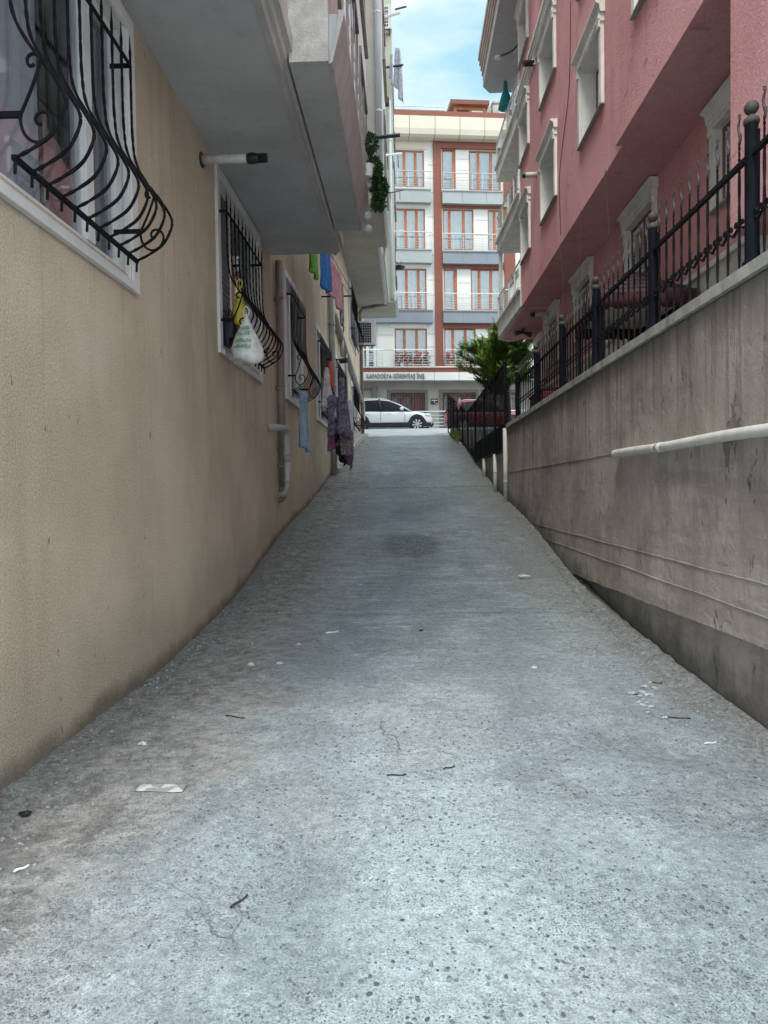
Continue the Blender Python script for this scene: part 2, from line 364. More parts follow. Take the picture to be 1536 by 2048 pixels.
def stucco_left():
    m, n, l, b = new_mat('tan_stucco'); g = G(m)
    col = g.mix(g.ramp(g.noise(.9, 7, .6), .32, .68), (.555,.455,.335), (.685,.575,.44))
    st = g.ramp(g.noise(1.5, 10, .7, (1.5,1.5,.3)), .48, .74)
    col = g.mix(g.math('MULTIPLY', st, .34), col, (.33,.265,.20))
    bl = g.ramp(g.noise(.8, 6, .6, (1,1,.8), (4,2,1)), .56, .74)
    col = g.mix(g.math('MULTIPLY', bl, .45), col, (.66,.60,.52))
    # splash and mould band that follows the ramp
    d = g.math('SUBTRACT', g.sep()[2], zramp_node(g))
    d2 = g.math('SUBTRACT', d, g.math('MULTIPLY', g.math('SUBTRACT', g.noise(2.4, 8, .7, (1.2,1.2,.8)), .42), .30))
    col = g.mix(g.ramp(d2, .0, .16, .88, 0), col, (.085,.08,.066))
    d3 = g.math('SUBTRACT', d, g.math('MULTIPLY', g.math('SUBTRACT', g.noise(.9, 6, .6, loc=(0,6,0)), .4), 1.2))
    col = g.mix(g.ramp(d3, .1, .75, .4, 0), col, (.30,.255,.205))
    # faint run-off below the sills and hair cracks in the render
    dr = g.math('MULTIPLY', g.ramp(g.noise(4.5, 6, .6, (2,2,.06), (1,3,0)), .53, .60), g.ramp(g.sep()[2], 1.2, 3.0, 0, 1)); col = g.mix(g.math('MULTIPLY', dr, .16), col, (.22,.18,.14))
    # dark specks and drips
    fs = g.noise(75, 3, .7); col = g.mix(.4, col, g.mix(g.ramp(fs, .3, .7), (.22,.22,.22), (.78,.78,.78)), 'OVERLAY')
    sp = g.math('MULTIPLY', g.ramp(g.noise(13, 4, .5, (1,1,.55), (3,0,0)), .69, .74), .6)
    col = g.mix(sp, col, (.10,.085,.07))
    l.new(col, b.inputs['Base Color']); b.inputs['Roughness'].default_value = .9; b.inputs['Specular IOR Level'].default_value = .2
    gr = g.noise(115, 3, .65); gr2 = g.noise(38, 4, .6)
    l.new(g.bump(g.math('ADD', gr, g.math('MULTIPLY', gr2, .8)), 1.0, .011), b.inputs['Normal'])
    return m

def wall_concrete():
    m, n, l, b = new_mat('retaining_concrete'); g = G(m); s = g.sep()
    col = g.mix(g.ramp(g.noise(1.1, 8, .62), .3, .7), (.30,.258,.232), (.43,.378,.345))
    st = g.ramp(g.noise(2.3, 10, .72, (1.7,1.7,.25)), .47, .68)
    col = g.mix(g.math('MULTIPLY', st, .34), col, (.14,.12,.108))
    pal = g.ramp(g.noise(1.9, 7, .65, (1.4,1.4,.35), (9,0,2)), .56, .7)
    col = g.mix(g.math('MULTIPLY', pal, .4), col, (.44,.405,.37))
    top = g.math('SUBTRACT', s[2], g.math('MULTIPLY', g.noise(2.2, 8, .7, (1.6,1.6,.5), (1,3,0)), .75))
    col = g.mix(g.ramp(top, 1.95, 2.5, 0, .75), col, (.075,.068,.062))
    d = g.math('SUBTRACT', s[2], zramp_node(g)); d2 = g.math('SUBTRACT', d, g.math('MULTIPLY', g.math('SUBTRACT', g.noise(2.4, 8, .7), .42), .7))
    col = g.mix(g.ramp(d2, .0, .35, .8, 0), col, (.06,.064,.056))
    # crisp run-off lines below the coping
    dr = g.math('MULTIPLY', g.ramp(g.noise(5.5, 6, .6, (2.2,2.2,.055), (1,7,0)), .53, .57), g.ramp(g.math('ADD', s[2], g.math('MULTIPLY', g.noise(3.1, 4, .6, (1,1,.01), (4,4,0)), 2.2)), 2.3, 3.6))
    col = g.mix(g.math('MULTIPLY', dr, .36), col, (.065,.058,.052))
    lo = g.ramp(g.noise(1.3, 9, .68, (1,1,.8), (8,8,1)), .5, .62); col = g.mix(g.math('MULTIPLY', lo, .5), col, (.19,.165,.15))
    hb = g.ramp(g.noise(1.1, 9, .68, (.45,.45,3.2), (3,3,9)), .52, .64); col = g.mix(g.math('MULTIPLY', hb, .35), col, (.16,.138,.125))
    # chipped patches (blue-grey old paint)
    ch = g.ramp(g.noise(3.1, 8, .7, (1.3,1.3,.7), (2,7,5)), .62, .65)
    col = g.mix(g.math('MULTIPLY', ch, .6), col, (.10,.11,.112))
    sp = g.ramp(g.noise(11, 4, .5, (1,1,.6), (3,4,0)), .68, .73); col = g.mix(g.math('MULTIPLY', sp, .6), col, (.055,.05,.045))
    l.new(col, b.inputs['Base Color']); b.inputs['Roughness'].default_value = .88; b.inputs['Specular IOR Level'].default_value = .25
    h = g.math('ADD', g.noise(5, 8, .65), g.math('MULTIPLY', g.noise(60, 3), .22)); h = g.math('SUBTRACT', h, g.math('MULTIPLY', ch, .5))
    tr_ = g.ramp(g.noise(1.2, 6, .6, (1,1,1.3), (6,1,8)), .46, .56); h = g.math('ADD', h, g.math('MULTIPLY', tr_, .25)); h = g.math('ADD', h, g.math('MULTIPLY', g.noise(13, 9, .75, (1,1,.6)), .6)); l.new(g.bump(h, .9, .022), b.inputs['Normal'])
    return m

def pink_plaster():
    m, n, l, b = new_mat('pink_plaster'); g = G(m)
    col = g.mix(g.ramp(g.noise(.8, 7, .6), .3, .7), (.62,.305,.318), (.72,.395,.41))
    st = g.ramp(g.noise(1.6, 9, .65, (2.8,2.8,.16)), .48, .72)
    col = g.mix(g.math('MULTIPLY', st, .5), col, (.70,.46,.46))
    dk = g.ramp(g.noise(1.9, 9, .65, (2.4,2.4,.2), (5,3,1)), .55, .75)
    col = g.mix(g.math('MULTIPLY', dk, .45), col, (.36,.18,.185))
    cl = g.noise(3.0, 3, .5, (.6,.6,1.6), (2,2,2), 1.5)
    col = g.mix(g.ramp(cl, .66, .70, 0, .35), col, (.25,.11,.11))
    l.new(col, b.inputs['Base Color']); b.inputs['Roughness'].default_value = .88; b.inputs['Specular IOR Level'].default_value = .2
    gp = g.noise(55, 4, .75); col = g.mix(.35, col, g.mix(g.ramp(gp, .3, .7), (.25,.25,.25), (.75,.75,.75)), 'OVERLAY'); l.new(col, b.inputs['Base Color'])
    l.new(g.bump(g.math('ADD', g.noise(22, 6, .7), g.math('MULTIPLY', gp, .6)), 1.0, .012), b.inputs['Normal'])
    return m

M = dict(
 ramp=ramp_material(), stucco=stucco_left(), conc=wall_concrete(), pink=pink_plaster(),
 apron=mk('pale_street_concrete', (.36,.385,.395), .14, 1.6, .85, .4, 40, .008),
 asphalt=mk('street_asphalt', (.22,.225,.23), .2, 2.2, .9, .5, 70, .006),
 soil=mk('bare_ground', (.23,.21,.18), .3, 1.1, .95, .5, 20, .02),
 yard=mk('yard_paving', (.15,.145,.135), .2, 1.5, .9, .3, 25, .01),
 kerb=mk('kerb_concrete', (.34,.325,.30), .22, 3.0, .9, .6, 30, .012, .4, (.13,.13,.11)),
 edge=mk('edge_mortar', (.20,.21,.20), .4, 5.0, .92, .9, 22, .02, .5, (.10,.115,.075)),
 soffit=mk('grey_soffit', (.50,.52,.53), .1, 1.2, .85, .25, 18, .006, .25, (.26,.27,.275)),
 soffit_far=mk('beige_soffit', (.44,.43,.40), .08, 1.5, .85, .2, 18, .006),
 facade=mk('pale_pink_render', (.56,.47,.435), .09, 1.6, .85, .25, 60, .004, .3, (.42,.35,.33)),
 facade_beige=mk('pale_beige_render', (.58,.56,.50), .07, 1.5, .85, .25, 60, .004, .3, (.42,.41,.37)),
 facade_green=mk('pale_green_render', (.55,.57,.45), .06, 1.5, .85, .2, 60, .004),
 rough=mk('roughcast', (.60,.58,.54), .15, 9, .92, 1.0, 70, .016, .25, (.40,.385,.36)),
 mould=mk('moulding_paint', (.50,.48,.47), .12, 2.5, .8, .2, 30, .004, .4, (.28,.26,.26)),
 white=mk('white_trim', (.68,.68,.67), .06, 3, .55, .12, 30, .003, .3, (.5,.49,.46)),
 pvc=mk('white_pvc', (.70,.70,.70), .04, 3, .35),
 coping=mk('coping_stone', (.36,.36,.335), .25, 4, .85, .5, 40, .006, .75, (.13,.125,.115)),
 stone=mk('cream_stone_trim', (.72,.73,.69), .1, 3, .75, .25, 40, .004, .35, (.36,.36,.33)),
 iron=mk('black_iron', (.011,.011,.013), .3, 20, .8, .4, 120, .002, spec=.12),
 navy=mk('navy_black_paint', (.005,.007,.012), .4, 6, .7, .25, 50, .003, .15, (.04,.037,.03), spec=.1),
 tip=mk('worn_grey_metal', (.055,.05,.048), .3, 30, .7, .3, 90, .002),
 dark=mk('dark_interior', (.028,.028,.03), .2, 2, .9),
 dark2=mk('dim_interior', (.06,.058,.055), .3, 2, .9),
 shutter=mk('grey_blind', (.15,.16,.18), .15, 4, .7),
 curtain=mk('white_curtain', (.55,.54,.57), .06, 3, .9),
 curtain_grey=mk('grey_net_curtain', (.36,.34,.345), .12, 3, .9),
 curtain_red=mk('dusky_red_curtain', (.42,.20,.22), .15, 5, .9),
 pinkcloth=mk('salmon_cloth', (.42,.25,.235), .1, 4, .9),
 pipe=mk('brown_grey_pipe', (.25,.205,.195), .18, 3, .5, .1, 40, .002, .4, (.16,.12,.115)),
 pipe_grey=mk('grey_pipe', (.36,.36,.355), .12, 3, .5, .1, 40, .002, .3, (.22,.22,.22)),
 pipe_white=mk('weathered_white_pipe', (.56,.56,.53), .1, 6, .5, .15, 40, .002, .4, (.34,.33,.30)),
 pipe_blue=mk('pale_blue_pipe', (.55,.60,.66), .05, 3, .45),
 black=mk('black_plastic', (.02,.02,.023), .2, 10, .45),
 glass=glassy('window_glass', (.88,.9,.92), .08), glass_far=glassy('reflecting_glass', (.88,.92,.93), .35),
 glass_rail=glassy('blue_glass_panel', (.62,.74,.80), .6),
)
for k, c in dict(green=(.13,.42,.06), blue=(.03,.19,.52), pinkc=(.62,.30,.36), jeans=(.27,.36,.48), lilac=(.16,.135,.21), purple=(.11,.045,.11), magenta=(.21,.07,.17),
                 blackc=(.012,.012,.014), greyfl=(.22,.20,.215), red=(.75,.12,.07), bagw=(.62,.64,.64), bagy=(.50,.43,.05), bagg=(.08,.33,.16), towel=(.66,.62,.63), whitec=(.6,.58,.6), greyc=(.42,.42,.50), teal=(.03,.26,.30)).items():
    M[k] = mk('cloth_'+k if not k.startswith('bag') else 'plastic_'+k, c, .2 if k not in ('greyfl','lilac') else .55, 9 if k not in ('greyfl','lilac') else 16, .85 if not k.startswith('bag') else .4, .3, 30, .006)

# ================================================================ THE SETTING
random.seed(3)
# ramp: one fine sheet
ys = []
y = -3.0
while y < 33.0:
    ys.append(y); y += .05 if 1 < y < 5 else (.08 if y < 9 else .16)
ys.append(33.0); xs = [-2.06+4.12*i/96 for i in range(97)]
b = MB(); vs = []
def ramp_z(x, y):
    z = prof(y)
    f = max(0, min(1, (y-3)/4))
    z += .016*mnoise.noise(Vector((x*1.1, y*.9, 3)))+.007*mnoise.noise(Vector((x*4, y*4, 1)))
    l = max(0, (-1.45-x)/.55); z += .018*l*l*(.6+1.6*mnoise.noise(Vector((0, y*.8, 5))))*min(1, max(0, (31-y)/3))   # earth heaped against the left wall
    # shallow potholes and scour
    for cx, cy, rr, dp in ((-.42,2.62,.42,.03),(1.42,4.15,.33,.028),(1.0,3.55,.3,.02),(-1.65,3.1,.35,.018),(.1,9.6,.5,.02)):
        d = math.hypot(x-cx, (y-cy)*.7)/rr
        if d < 1.3: z -= dp*max(0, 1-d*d)*(1+.6*mnoise.noise(Vector((x*9, y*9, 2))))
    return z
for yy in ys:
    for x in xs: vs.append((x, yy, ramp_z(x, yy)))
n = len(xs); b.add(vs, [(j*n+i, j*n+i+1, (j+1)*n+i+1, (j+1)*n+i) for j in range(len(ys)-1) for i in range(n-1)])
tag(b.build('ramp', M['ramp'], smooth=True), kind='structure')
# apron and street at the top
b = MB(); vs = []; fs = []
tab = [(33.0,4.055),(33.12,4.13),(34.2,4.33),(35.6,4.57),(37.0,4.735),(37.6,4.70),(38.2,4.66),(41,4.66),(70,4.66)]
xs2 = [-60,-20,-8,-4,-2.2,-1.5,-.75,0,.75,1.5,2.2,5,10,25,60]
for yy, zz in tab[:6]:
    for x in xs2: vs.append((x, yy, zz+(.02*mnoise.noise(Vector((x*.9,yy,0))) if 33<yy<37 else 0)))
n = len(xs2); b.add(vs, [(j*n+i, j*n+i+1, (j+1)*n+i+1, (j+1)*n+i) for j in range(5) for i in range(n-1)])
for i in range(4, 10): b.quad((xs2[i],33,3.6),(xs2[i+1],33,3.6),(xs2[i+1],33,4.055),(xs2[i],33,4.055))
tag(b.build('street_apron', M['apron'], smooth=False), kind='structure')
b = MB(); b.quad((-90,37.55,4.66),(90,37.55,4.66),(90,120,4.66),(-90,120,4.66)); tag(b.build('street', M['asphalt']), kind='structure')
b = MB(); b.box(-40,40,40.1,48,4.4,4.78); tag(b.build('pavement', M['apron']), kind='structure')
b = MB(); b.quad((-600,-600,-.25),(600,-600,-.25),(600,600,-.25),(-600,600,-.25)); tag(b.build('ground', M['soil']), kind='structure')
b = MB(); b.quad((-60,-60,.03),(60,-60,.03),(60,-2.9,.06),(-60,-2.9,.06)); tag(b.build('open_yard', M['apron']), kind='structure')
# front yard of the pink house, behind the wall, climbing to the street
b = MB()
for (y0,z0),(y1,z1) in (((-1.5,2.6),(19,2.6)),((19,2.6),(24,2.9)),((24,2.9),(33,4.3)),((33,4.3),(33.4,4.3))):
    b.quad((2.12,y0,z0),(40,y0,z0),(40,y1,z1),(2.12,y1,z1))
tag(b.build('yard', M['yard']), kind='structure')
# broken mortar edge on the right, kerb on the left
b = MB(); prev = None; vs = []; ny = 0; y = 3.4
while y < 14.6:
    q = mnoise.noise(Vector((y*2.1,0,0))); q2 = mnoise.noise(Vector((y*6.3,4,0))); z = prof(y)
    wd = (.115+.035*q+.03*q2)*min(1,.25+(y-3.4)/2.8); hg = (.03+.02*q2)*min(1,(y-3.4)/2.6)
    pr = [(2.06,z+hg*1.6+.02),(2.0-wd*.35,z+hg*1.25+.012*q2),(2.0-wd*.72,z+hg*.95),(2.0-wd*.95,z+hg*.35),(2.0-wd-.02,z-.03)]
    vs += [(px, y, pz) for px, pz in pr]; ny += 1; y += .07
b.add(vs, [(j*5+i, (j+1)*5+i, (j+1)*5+i+1, j*5+i+1) for j in range(ny-1) for i in range(4)])
tag(b.build('mortar_edge', M['ramp'], smooth=True), kind='structure')
b = MB(); vs = []; yy = [18.9+.5*i for i in range(29)]
for y in yy:
    z = prof(y); k = .13+.015*mnoise.noise(Vector((y,1,0)))
    vs += [(-1.74,y,z-.15),(-1.76+.01*mnoise.noise(Vector((y*2,0,0))),y,z+k),(-2.03,y,z+k+.01),(-2.03,y,z-.15)]
b.add(vs, [(j*4+i,(j+1)*4+i,(j+1)*4+i+1,j*4+i+1) for j in range(len(yy)-1) for i in range(3)]+[(0,1,2,3)])
tag(b.build('kerb', M['kerb']), kind='structure')
# ================================================================ LEFT APARTMENT BLOCK
LB = thing('apartment_building', 'tall tan stuccoed apartment block with bellied iron window grilles and grey balcony undersides', 'building')
WX = -2.0
LWIN = [(2.6,5.28,3.03,5.02),(7.57,9.82,3.05,5.06),(11.76,13.72,3.09,5.26),(15.83,18.42,3.14,5.32),(19.92,22.9,3.22,5.45),(25.7,29.1,3.95,5.55),(25.55,28.9,7.03,9.22)]
SUR = .115
b = MB()
b.holes((WX,2.2,-.8), (0,1,0), (0,0,1), 30.3, 10.2, [(y0+SUR-2.2, y1-SUR-2.2, z0+SUR+.8, z1-SUR+.8) for y0,y1,z0,z1 in LWIN], .55, (1,0,0), 0, 1, 2, .14)
b.quad((WX,32.5,-.8),(WX,32.5,9.4),(-14,32.5,9.4),(-14,32.5,-.8)); b.quad((WX,2.2,-.8),(-14,2.2,-.8),(-14,2.2,9.4),(WX,2.2,9.4))
b.quad((-14,2.2,-.8),(-14,32.5,-.8),(-14,32.5,9.4),(-14,2.2,9.4))
b.build('wall', [M['stucco'], M['white'], M['dark']], LB)
# --- upper storeys
b = MB()
b.box(-13.9,-.93,2.25,10.75,5.24,14.2); b.box(-13.9,-.93,10.75,19.5,9.42,20.2)
b.build('upper_wall', M['facade'], LB)
b = MB(); b.box(-13.9,-.52,19.5,22.85,9.42,27); b.box(-13.9,-.78,22.85,29.9,9.42,27)
b.build('bay_wall', M['facade_beige'], LB)
b = MB(); b.box(-13.9,-.38,29.9,32.6,9.5,27); b.build('end_bay_wall', M['facade_green'], LB)
b = MB(); b.box(-2.0,-1.05,2.25,10.7,5.10,5.24)
b.build('soffit', M['soffit'], LB)
b = MB(); b.box(-2.0,-.94,10.75,19.5,9.30,9.42); b.box(-2.0,-.53,19.5,22.84,9.30,9.42); b.box(-2.0,-.80,22.84,29.8,9.30,9.42); b.box(-2.6,-.39,29.85,32.55,9.38,9.5)
b.build('far_soffit', M['soffit_far'], LB)
# moulded edge of the first overhang
b = MB(); b.prism([(-1.05,5.08),(-1.0,5.08),(-.985,5.12),(-.955,5.13),(-.94,5.19),(-.90,5.20),(-.895,5.32),(-.925,5.33),(-.925,5.24),(-1.05,5.24)], 1, 2.24, 10.72)
b.build('moulding', M['mould'], LB)
b = MB()
for x0,x1,y0,y1,zz in ((-.55,-.50,19.42,22.9,9.28),(-.82,-.74,22.85,29.9,9.28),(-.42,-.33,29.8,32.65,9.44)):
    for k,(dz,dx) in enumerate(((0,0),(.10,.025),(.2,.05))): b.box(x0,x1+dx,y0,y1,zz+dz,zz+dz+.085)
b.build('cornice', M['white'], LB)
# far side downpipe across the end bay
# --- balcony
b = MB()
b.prism([(-.93,5.12),(-.60,5.12),(-.50,5.50),(-.50,5.54),(-.93,5.54)], 1, 6.05, 9.85)
b.build('balcony_slab', [M['soffit']], LB)
b = MB(); b.prism([(-.603,5.118),(-.575,5.135),(-.47,5.52),(-.47,5.56),(-.52,5.56),(-.52,5.50)], 1, 6.03, 9.87); b.build('balcony_parapet', M['mould'], LB)
b = MB(); b.box(-.93,-.60,5.98,6.046,5.115,8.2); b.build('balcony_pier', M['rough'], LB)
b = MB()
for zz in (5.62,5.8,5.98,6.16): b.tube([(-.50,6.24,zz),(-.46,9.82,zz)], .012, 6)
for k in range(7): b.tube([(-.49,6.3+.58*k,5.54),(-.485,6.3+.58*k,6.17)], .014, 6)
b.build('balcony_railing', M['pvc'], LB)
# windows of the upper storeys, seen edge-on: brown shutter boxes and projecting sills
for y0,y1,z0,z1,xf in ((11.2,12.6,8.6,8.9,0),(11.0,12.5,9.6,11.0,-.93),(13.4,15.2,9.7,11.2,-.93),(16.2,18.6,9.75,11.3,-.93),(11.0,12.5,12.7,14.3,-.93),(13.4,15.2,12.7,14.3,-.93),(16.2,18.6,12.8,14.4,-.93),
                       (20.2,22.2,10.3,12.0,-.52),(20.2,22.2,13.6,15.2,-.52),(23.6,25.6,10.3,12.0,-.78),(26.6,28.8,10.3,12.0,-.78),(23.6,25.6,13.6,15.2,-.78),(26.6,28.8,13.6,15.2,-.78),(23.6,25.6,16.8,18.4,-.78),(26.6,28.8,16.8,18.4,-.78),
                       (30.4,32,10.6,12.2,-.38),(30.4,32,13.6,15.2,-.38),(30.4,32,16.6,18.4,-.38)):
    if xf == 0: continue
    b = MB(); b.box(xf-.01,xf+.055,y0-.1,y1+.1,z1,z1+.16); b.box(xf-.01,xf+.09,y0-.12,y1+.12,z0-.08,z0); b.box(xf-.01,xf+.03,y0-.1,y0,z0,z1); b.box(xf-.01,xf+.03,y1,y1+.1,z0,z1); b.box(xf-.01,xf+.03,(y0+y1)/2-.03,(y0+y1)/2+.03,z0,z1)
    f = b.build('window', M['pipe'], LB)
    b = MB(); b.box(xf+.002,xf+.014,y0+.001,y1-.001,z0+.001,z1-.001); b.build('pane', M['glass_rail'], f)

# --- the bellied grilles
GPROF = [(.115,1.72),(.115,1.2),(.118,1.02),(.136,.82),(.20,.66),(.30,.50),(.372,.36),(.378,.27),(.32,.14),(.22,.055),(.125,0)]   # (off the wall, height over bottom bar)
def scroll2d(c, r0, turns, a0, n=26, sgn=1):
    return [(c[0]+r0*(1-.78*i/n)*math.cos(a0+sgn*2*math.pi*turns*i/n), c[1]+r0*(1-.78*i/n)*math.sin(a0+sgn*2*math.pi*turns*i/n)) for i in range(n+1)]
def grille(win, y0, y1, zb, H, nb, fine, xw=WX, scale=1.0):
    kz = H/1.72; k = 5 if fine else 3
    P = [(o*scale, z*kz) for o, z in GPROF]
    path = [p for p in catmull([(o, z, 0) for o, z in P], 8 if fine else 4)]
    b = MB(); r = .0085 if fine else .009
    for i in range(nb):
        y = y0+(y1-y0)*i/(nb-1)
        pts = [Vector((xw+p.x, y, zb+p.y)) for p in path]
        if fine:
            d = []                                    # even spacing so that the twist reads as rope
            for p, q in zip(pts, pts[1:]):
                m_ = max(1, int((q-p).length/.014)); d += [p.lerp(q, t/m_) for t in range(m_)]
            d.append(pts[-1]); b.tube(d, r*1.18, 4, 0, twist=95)
        else: b.tube(pts, r, 5)
        b.tube([pts[0], pts[0]+Vector((0,0,.10))], [r, .002] if True else r, 5)
        b.tube([pts[-1]+Vector((.004,0,.004)), pts[-1]+Vector((-.002,0,-.075))], r, 5)
    x1 = xw+P[-1][0]; b.box(x1-.012,x1+.012,y0-.012,y1+.012,zb-.012,zb+.012)
    xr = xw+P[0][0]; zr = zb+P[0][1]-.12*kz
    b.box(xr-.006,xr+.006,y0-.012,y1+.012,zr-.014,zr+.014)
    # a flat band where the bars turn outward
    o_, z_ = P[4]; 
    for y in (y0, y1):
        b.box(xw-.03,xr,y-.008,y+.008,zr-.014,zr+.014)
    g = b.build('grille', M['iron'], win)
    for y in (y0, y1):
        b = MB()
        zbk = zb+.245*kz
        # end scrolls in the plane of the bulge: a long S with a curl at each end
        S_ = [(.235,.535),(.215,.525),(.200,.545),(.203,.575),(.225,.595),(.252,.585),(.262,.55),(.225,.42),(.180,.30),(.158,.235),(.168,.155),(.20,.105),(.245,.088),(.292,.115),(.318,.175),(.312,.225),(.285,.258),(.250,.255),(.232,.225),(.240,.195),(.262,.190)]
        pts = catmull([(xw+o_*scale, 0, zb+h_*kz*.98) for o_, h_ in S_], 4)
        b.tube([Vector((p.x, y, p.z)) for p in pts], .0085, 5)
        b.box(xw-.03, xw+.16*scale, y-.010, y+.010, zbk-.014, zbk+.014)
        b.build('grille_scroll', M['iron'], win)
    return g
def left_window(i, grl=None, fine=False, curtain='curtain', mull=(.5,), shut=False, inner=None):
    y0,y1,z0,z1 = LWIN[i]; s = SUR
    b = MB(); xo = WX
    b.box(xo+.001,xo+.035,y1-s,y1,z0,z1); b.box(xo+.001,xo+.035,y0,y0+s,z0,z1); b.box(xo+.001,xo+.035,y0+s,y1-s,z1-s,z1)
    b.box(xo+.001,xo+.045,y0+s,y1-s,z0,z0+s*.55)
    b.box(xo-.02,xo+.02,y1-s-.03,y1-s+.012,z0+s*.5,z1-s+.02); b.box(xo-.02,xo+.02,y0+s-.012,y0+s+.03,z0+s*.5,z1-s+.02)
    b.prism([(xo+.03,z0+s*.55),(xo-.13,z0+s+.015),(xo-.13,z0+s-.02),(xo+.001,z0+s*.55)], 1, y0+s, y1-s)
    w_ = b.build('window', M['white'], LB, bevel=.004)
    b = MB(); a0,a1,c0,c1 = y0+s+.003,y1-s-.003,z0+s+.016,z1-s-.003; x0,x1 = xo-.125,xo-.065
    b.box(x0,x1,a0,a0+.055,c0,c1); b.box(x0,x1,a1-.055,a1,c0,c1); b.box(x0,x1,a0+.055,a1-.055,c0,c0+.055); b.box(x0,x1,a0+.055,a1-.055,c1-.055,c1)
    for mm in mull:
        yc = a0+(a1-a0)*mm; b.box(x0-.002,x1+.012,yc-.055,yc+.055,c0+.055,c1-.055)
    b.build('sash', M['pvc'], w_, bevel=.003)
    b = MB(); b.box(x0+.02,x0+.03,a0+.03,a1-.03,c0+.03,c1-.03); b.build('pane', M['glass'], w_)
    if curtain:
        b = MB(); n = 90; vs = []
        for k in range(n+1):
            y = a0+(a1-a0)*k/n; xx = x0-.10+.028*math.sin(y*34+1.5*math.sin(y*5))
            vs += [(xx,y,c0),(xx+.012*math.sin(y*11),y,c1)]
        b.add(vs, [(2*k,2*k+2,2*k+3,2*k+1) for k in range(n)]); b.build('curtain', M[curtain], w_, smooth=True)
    if shut:
        b = MB(); k = c0+.06
        while k < c1-.06: b.prism([(x1+.002,k),(x1+.02,k+.006),(x1+.02,k+.05),(x1+.002,k+.056)], 1, a0+.06, a0+(a1-a0)*.33); k += .062
        b.build('blind', M['shutter'], w_)
    if grl:
        ga, gb, zb, H, nb = grl; grille(w_, ga, gb, zb, H, nb, fine)
    return w_
W1 = left_window(0, (3.43,4.98,3.185,1.45,11), True, None, (.32,.80))
# inside the near window: lace curtain on the near half, dark glass with a salmon cloth beyond
b = MB(); vs = []; n = 60
for k in range(n+1):
    y = 2.75+1.45*k/n; xx = -2.165+.03*math.sin(y*30+1.2*math.sin(y*6)); vs += [(xx,y,3.2),(xx,y,4.9)]
b.add(vs, [(2*k,2*k+2,2*k+3,2*k+1) for k in range(n)]); b.build('curtain', M['curtain'], W1, smooth=True)
b = MB(); vs = []; n = 30
for k in range(n+1):
    y = 4.25+.62*k/n; xx = -2.155+.014*math.sin(y*40); vs += [(xx,y,3.2),(xx,y,3.86-.42*k/n)]
b.add(vs, [(2*k,2*k+2,2*k+3,2*k+1) for k in range(n)]); b.build('salmon_drape', M['pinkcloth'], W1, smooth=True)
W2 = left_window(1, (7.62,9.45,3.20,1.46,11), True, None, (.36,), True)
W3 = left_window(2, (11.9,13.55,3.25,1.72,11), False, 'curtain_grey', (.5,))
W4 = left_window(3, (15.98,18.2,3.32,1.72,12), False, None, (.5,))
W5 = left_window(4, (20.05,22.7,3.36,1.8,13), False, 'curtain_grey', (.5,))
W6 = left_window(5, (25.85,28.9,4.0,1.4,14), False, 'curtain_grey', (.5,))
W7 = left_window(6, (25.7,28.7,7.15,1.8,13), False, None, (.5,))
# --- pipes on the wall
def pipe(b, pts, r, clamps=(), n=10):
    b.tube(pts, r, n)
    for c, d in clamps:
        c = Vector(c); d = Vector(d).normalized(); b.tube([c-d*.022, c+d*.022], r*1.17, n)
b = MB(); X = -1.925; Y = 10.98
pipe(b, [(X,Y,5.1),(X,Y,1.62)], .058, [((X,Y,4.55),(0,0,1)),((X,Y,3.2),(0,0,1)),((X,Y,2.2),(0,0,1)),((X,Y,1.95),(0,0,1))])
pipe(b, catmull([(X,Y,1.62),(X,Y,1.52),(X-.02,Y,1.46),(X-.09,Y,1.43)], 5), .060)
for zz in (4.5, 3.15, 1.95): b.box(-2.0,X,Y-.07,Y+.07,zz-.012,zz+.012)
b.build('drainpipe', M['pipe'], LB, smooth=True)
b = MB(); pipe(b, catmull([(-2.0,10.25,2.48),(-1.93,10.3,2.485),(-1.83,10.45,2.49),(-1.80,10.62,2.46),(-1.80,10.66,2.30),(-1.80,10.66,2.0)], 5), .050, [((-1.92,10.31,2.485),(1,.5,0)),((-1.80,10.66,2.12),(0,0,1))])
pipe(b, [(-1.80,10.66,2.05),(-1.80,10.66,1.62),(-1.83,10.66,1.53),(-1.95,10.66,1.5)], .046, [((-1.80,10.66,1.72),(0,0,1))]); b.build('waste_pipe', M['pipe_grey'], LB, smooth=True)
b = MB(); pipe(b, [(-1.9,18.62,9.3),(-1.9,18.62,prof(18.6))], .085, [((-1.9,18.62,z),(0,0,1)) for z in (7.6,5.9,4.3,2.6)]); b.build('drainpipe', M['pipe_grey'], LB, smooth=True)
b = MB(); p0, p1 = Vector((-1.9,19.3,6.32)), Vector((-1.9,31.4,5.42))
pipe(b, [p0,p1], .085, [(p0.lerp(p1,t), p1-p0) for t in (.12,.36,.6,.82)]); pipe(b, catmull([p1,p1+Vector((0,.2,-.06)),p1+Vector((0,.28,-.3)),p1+Vector((0,.28,-1.1))],4), .085)
b.build('slanting_pipe', M['pipe_grey'], LB, smooth=True)
b = MB(); pipe(b, [(-1.9,21.5,5.6),(-1.9,21.5,6.2)], .06); b.build('vent_stub', M['pipe_grey'], LB, smooth=True); b = MB(); pipe(b, [(-1.9,22.9,6.05),(-1.9,22.9,4.5)], .05, [((-1.9,22.9,6.0),(0,0,1))]); b.build('vent_pipe', M['pipe_grey'], LB, smooth=True)
b = MB(); pipe(b, [(-.72,29.9,9.32),(-1.75,29.95,9.18),(-1.88,30.0,9.0),(-1.9,30.9,8.8),(-1.9,31.2,prof(31))], .075, [((-1.3,29.93,9.24),(1,0,0)),((-1.9,31.1,7.2),(0,0,1))]); b.build('corner_drainpipe', M['pipe'], LB, smooth=True)
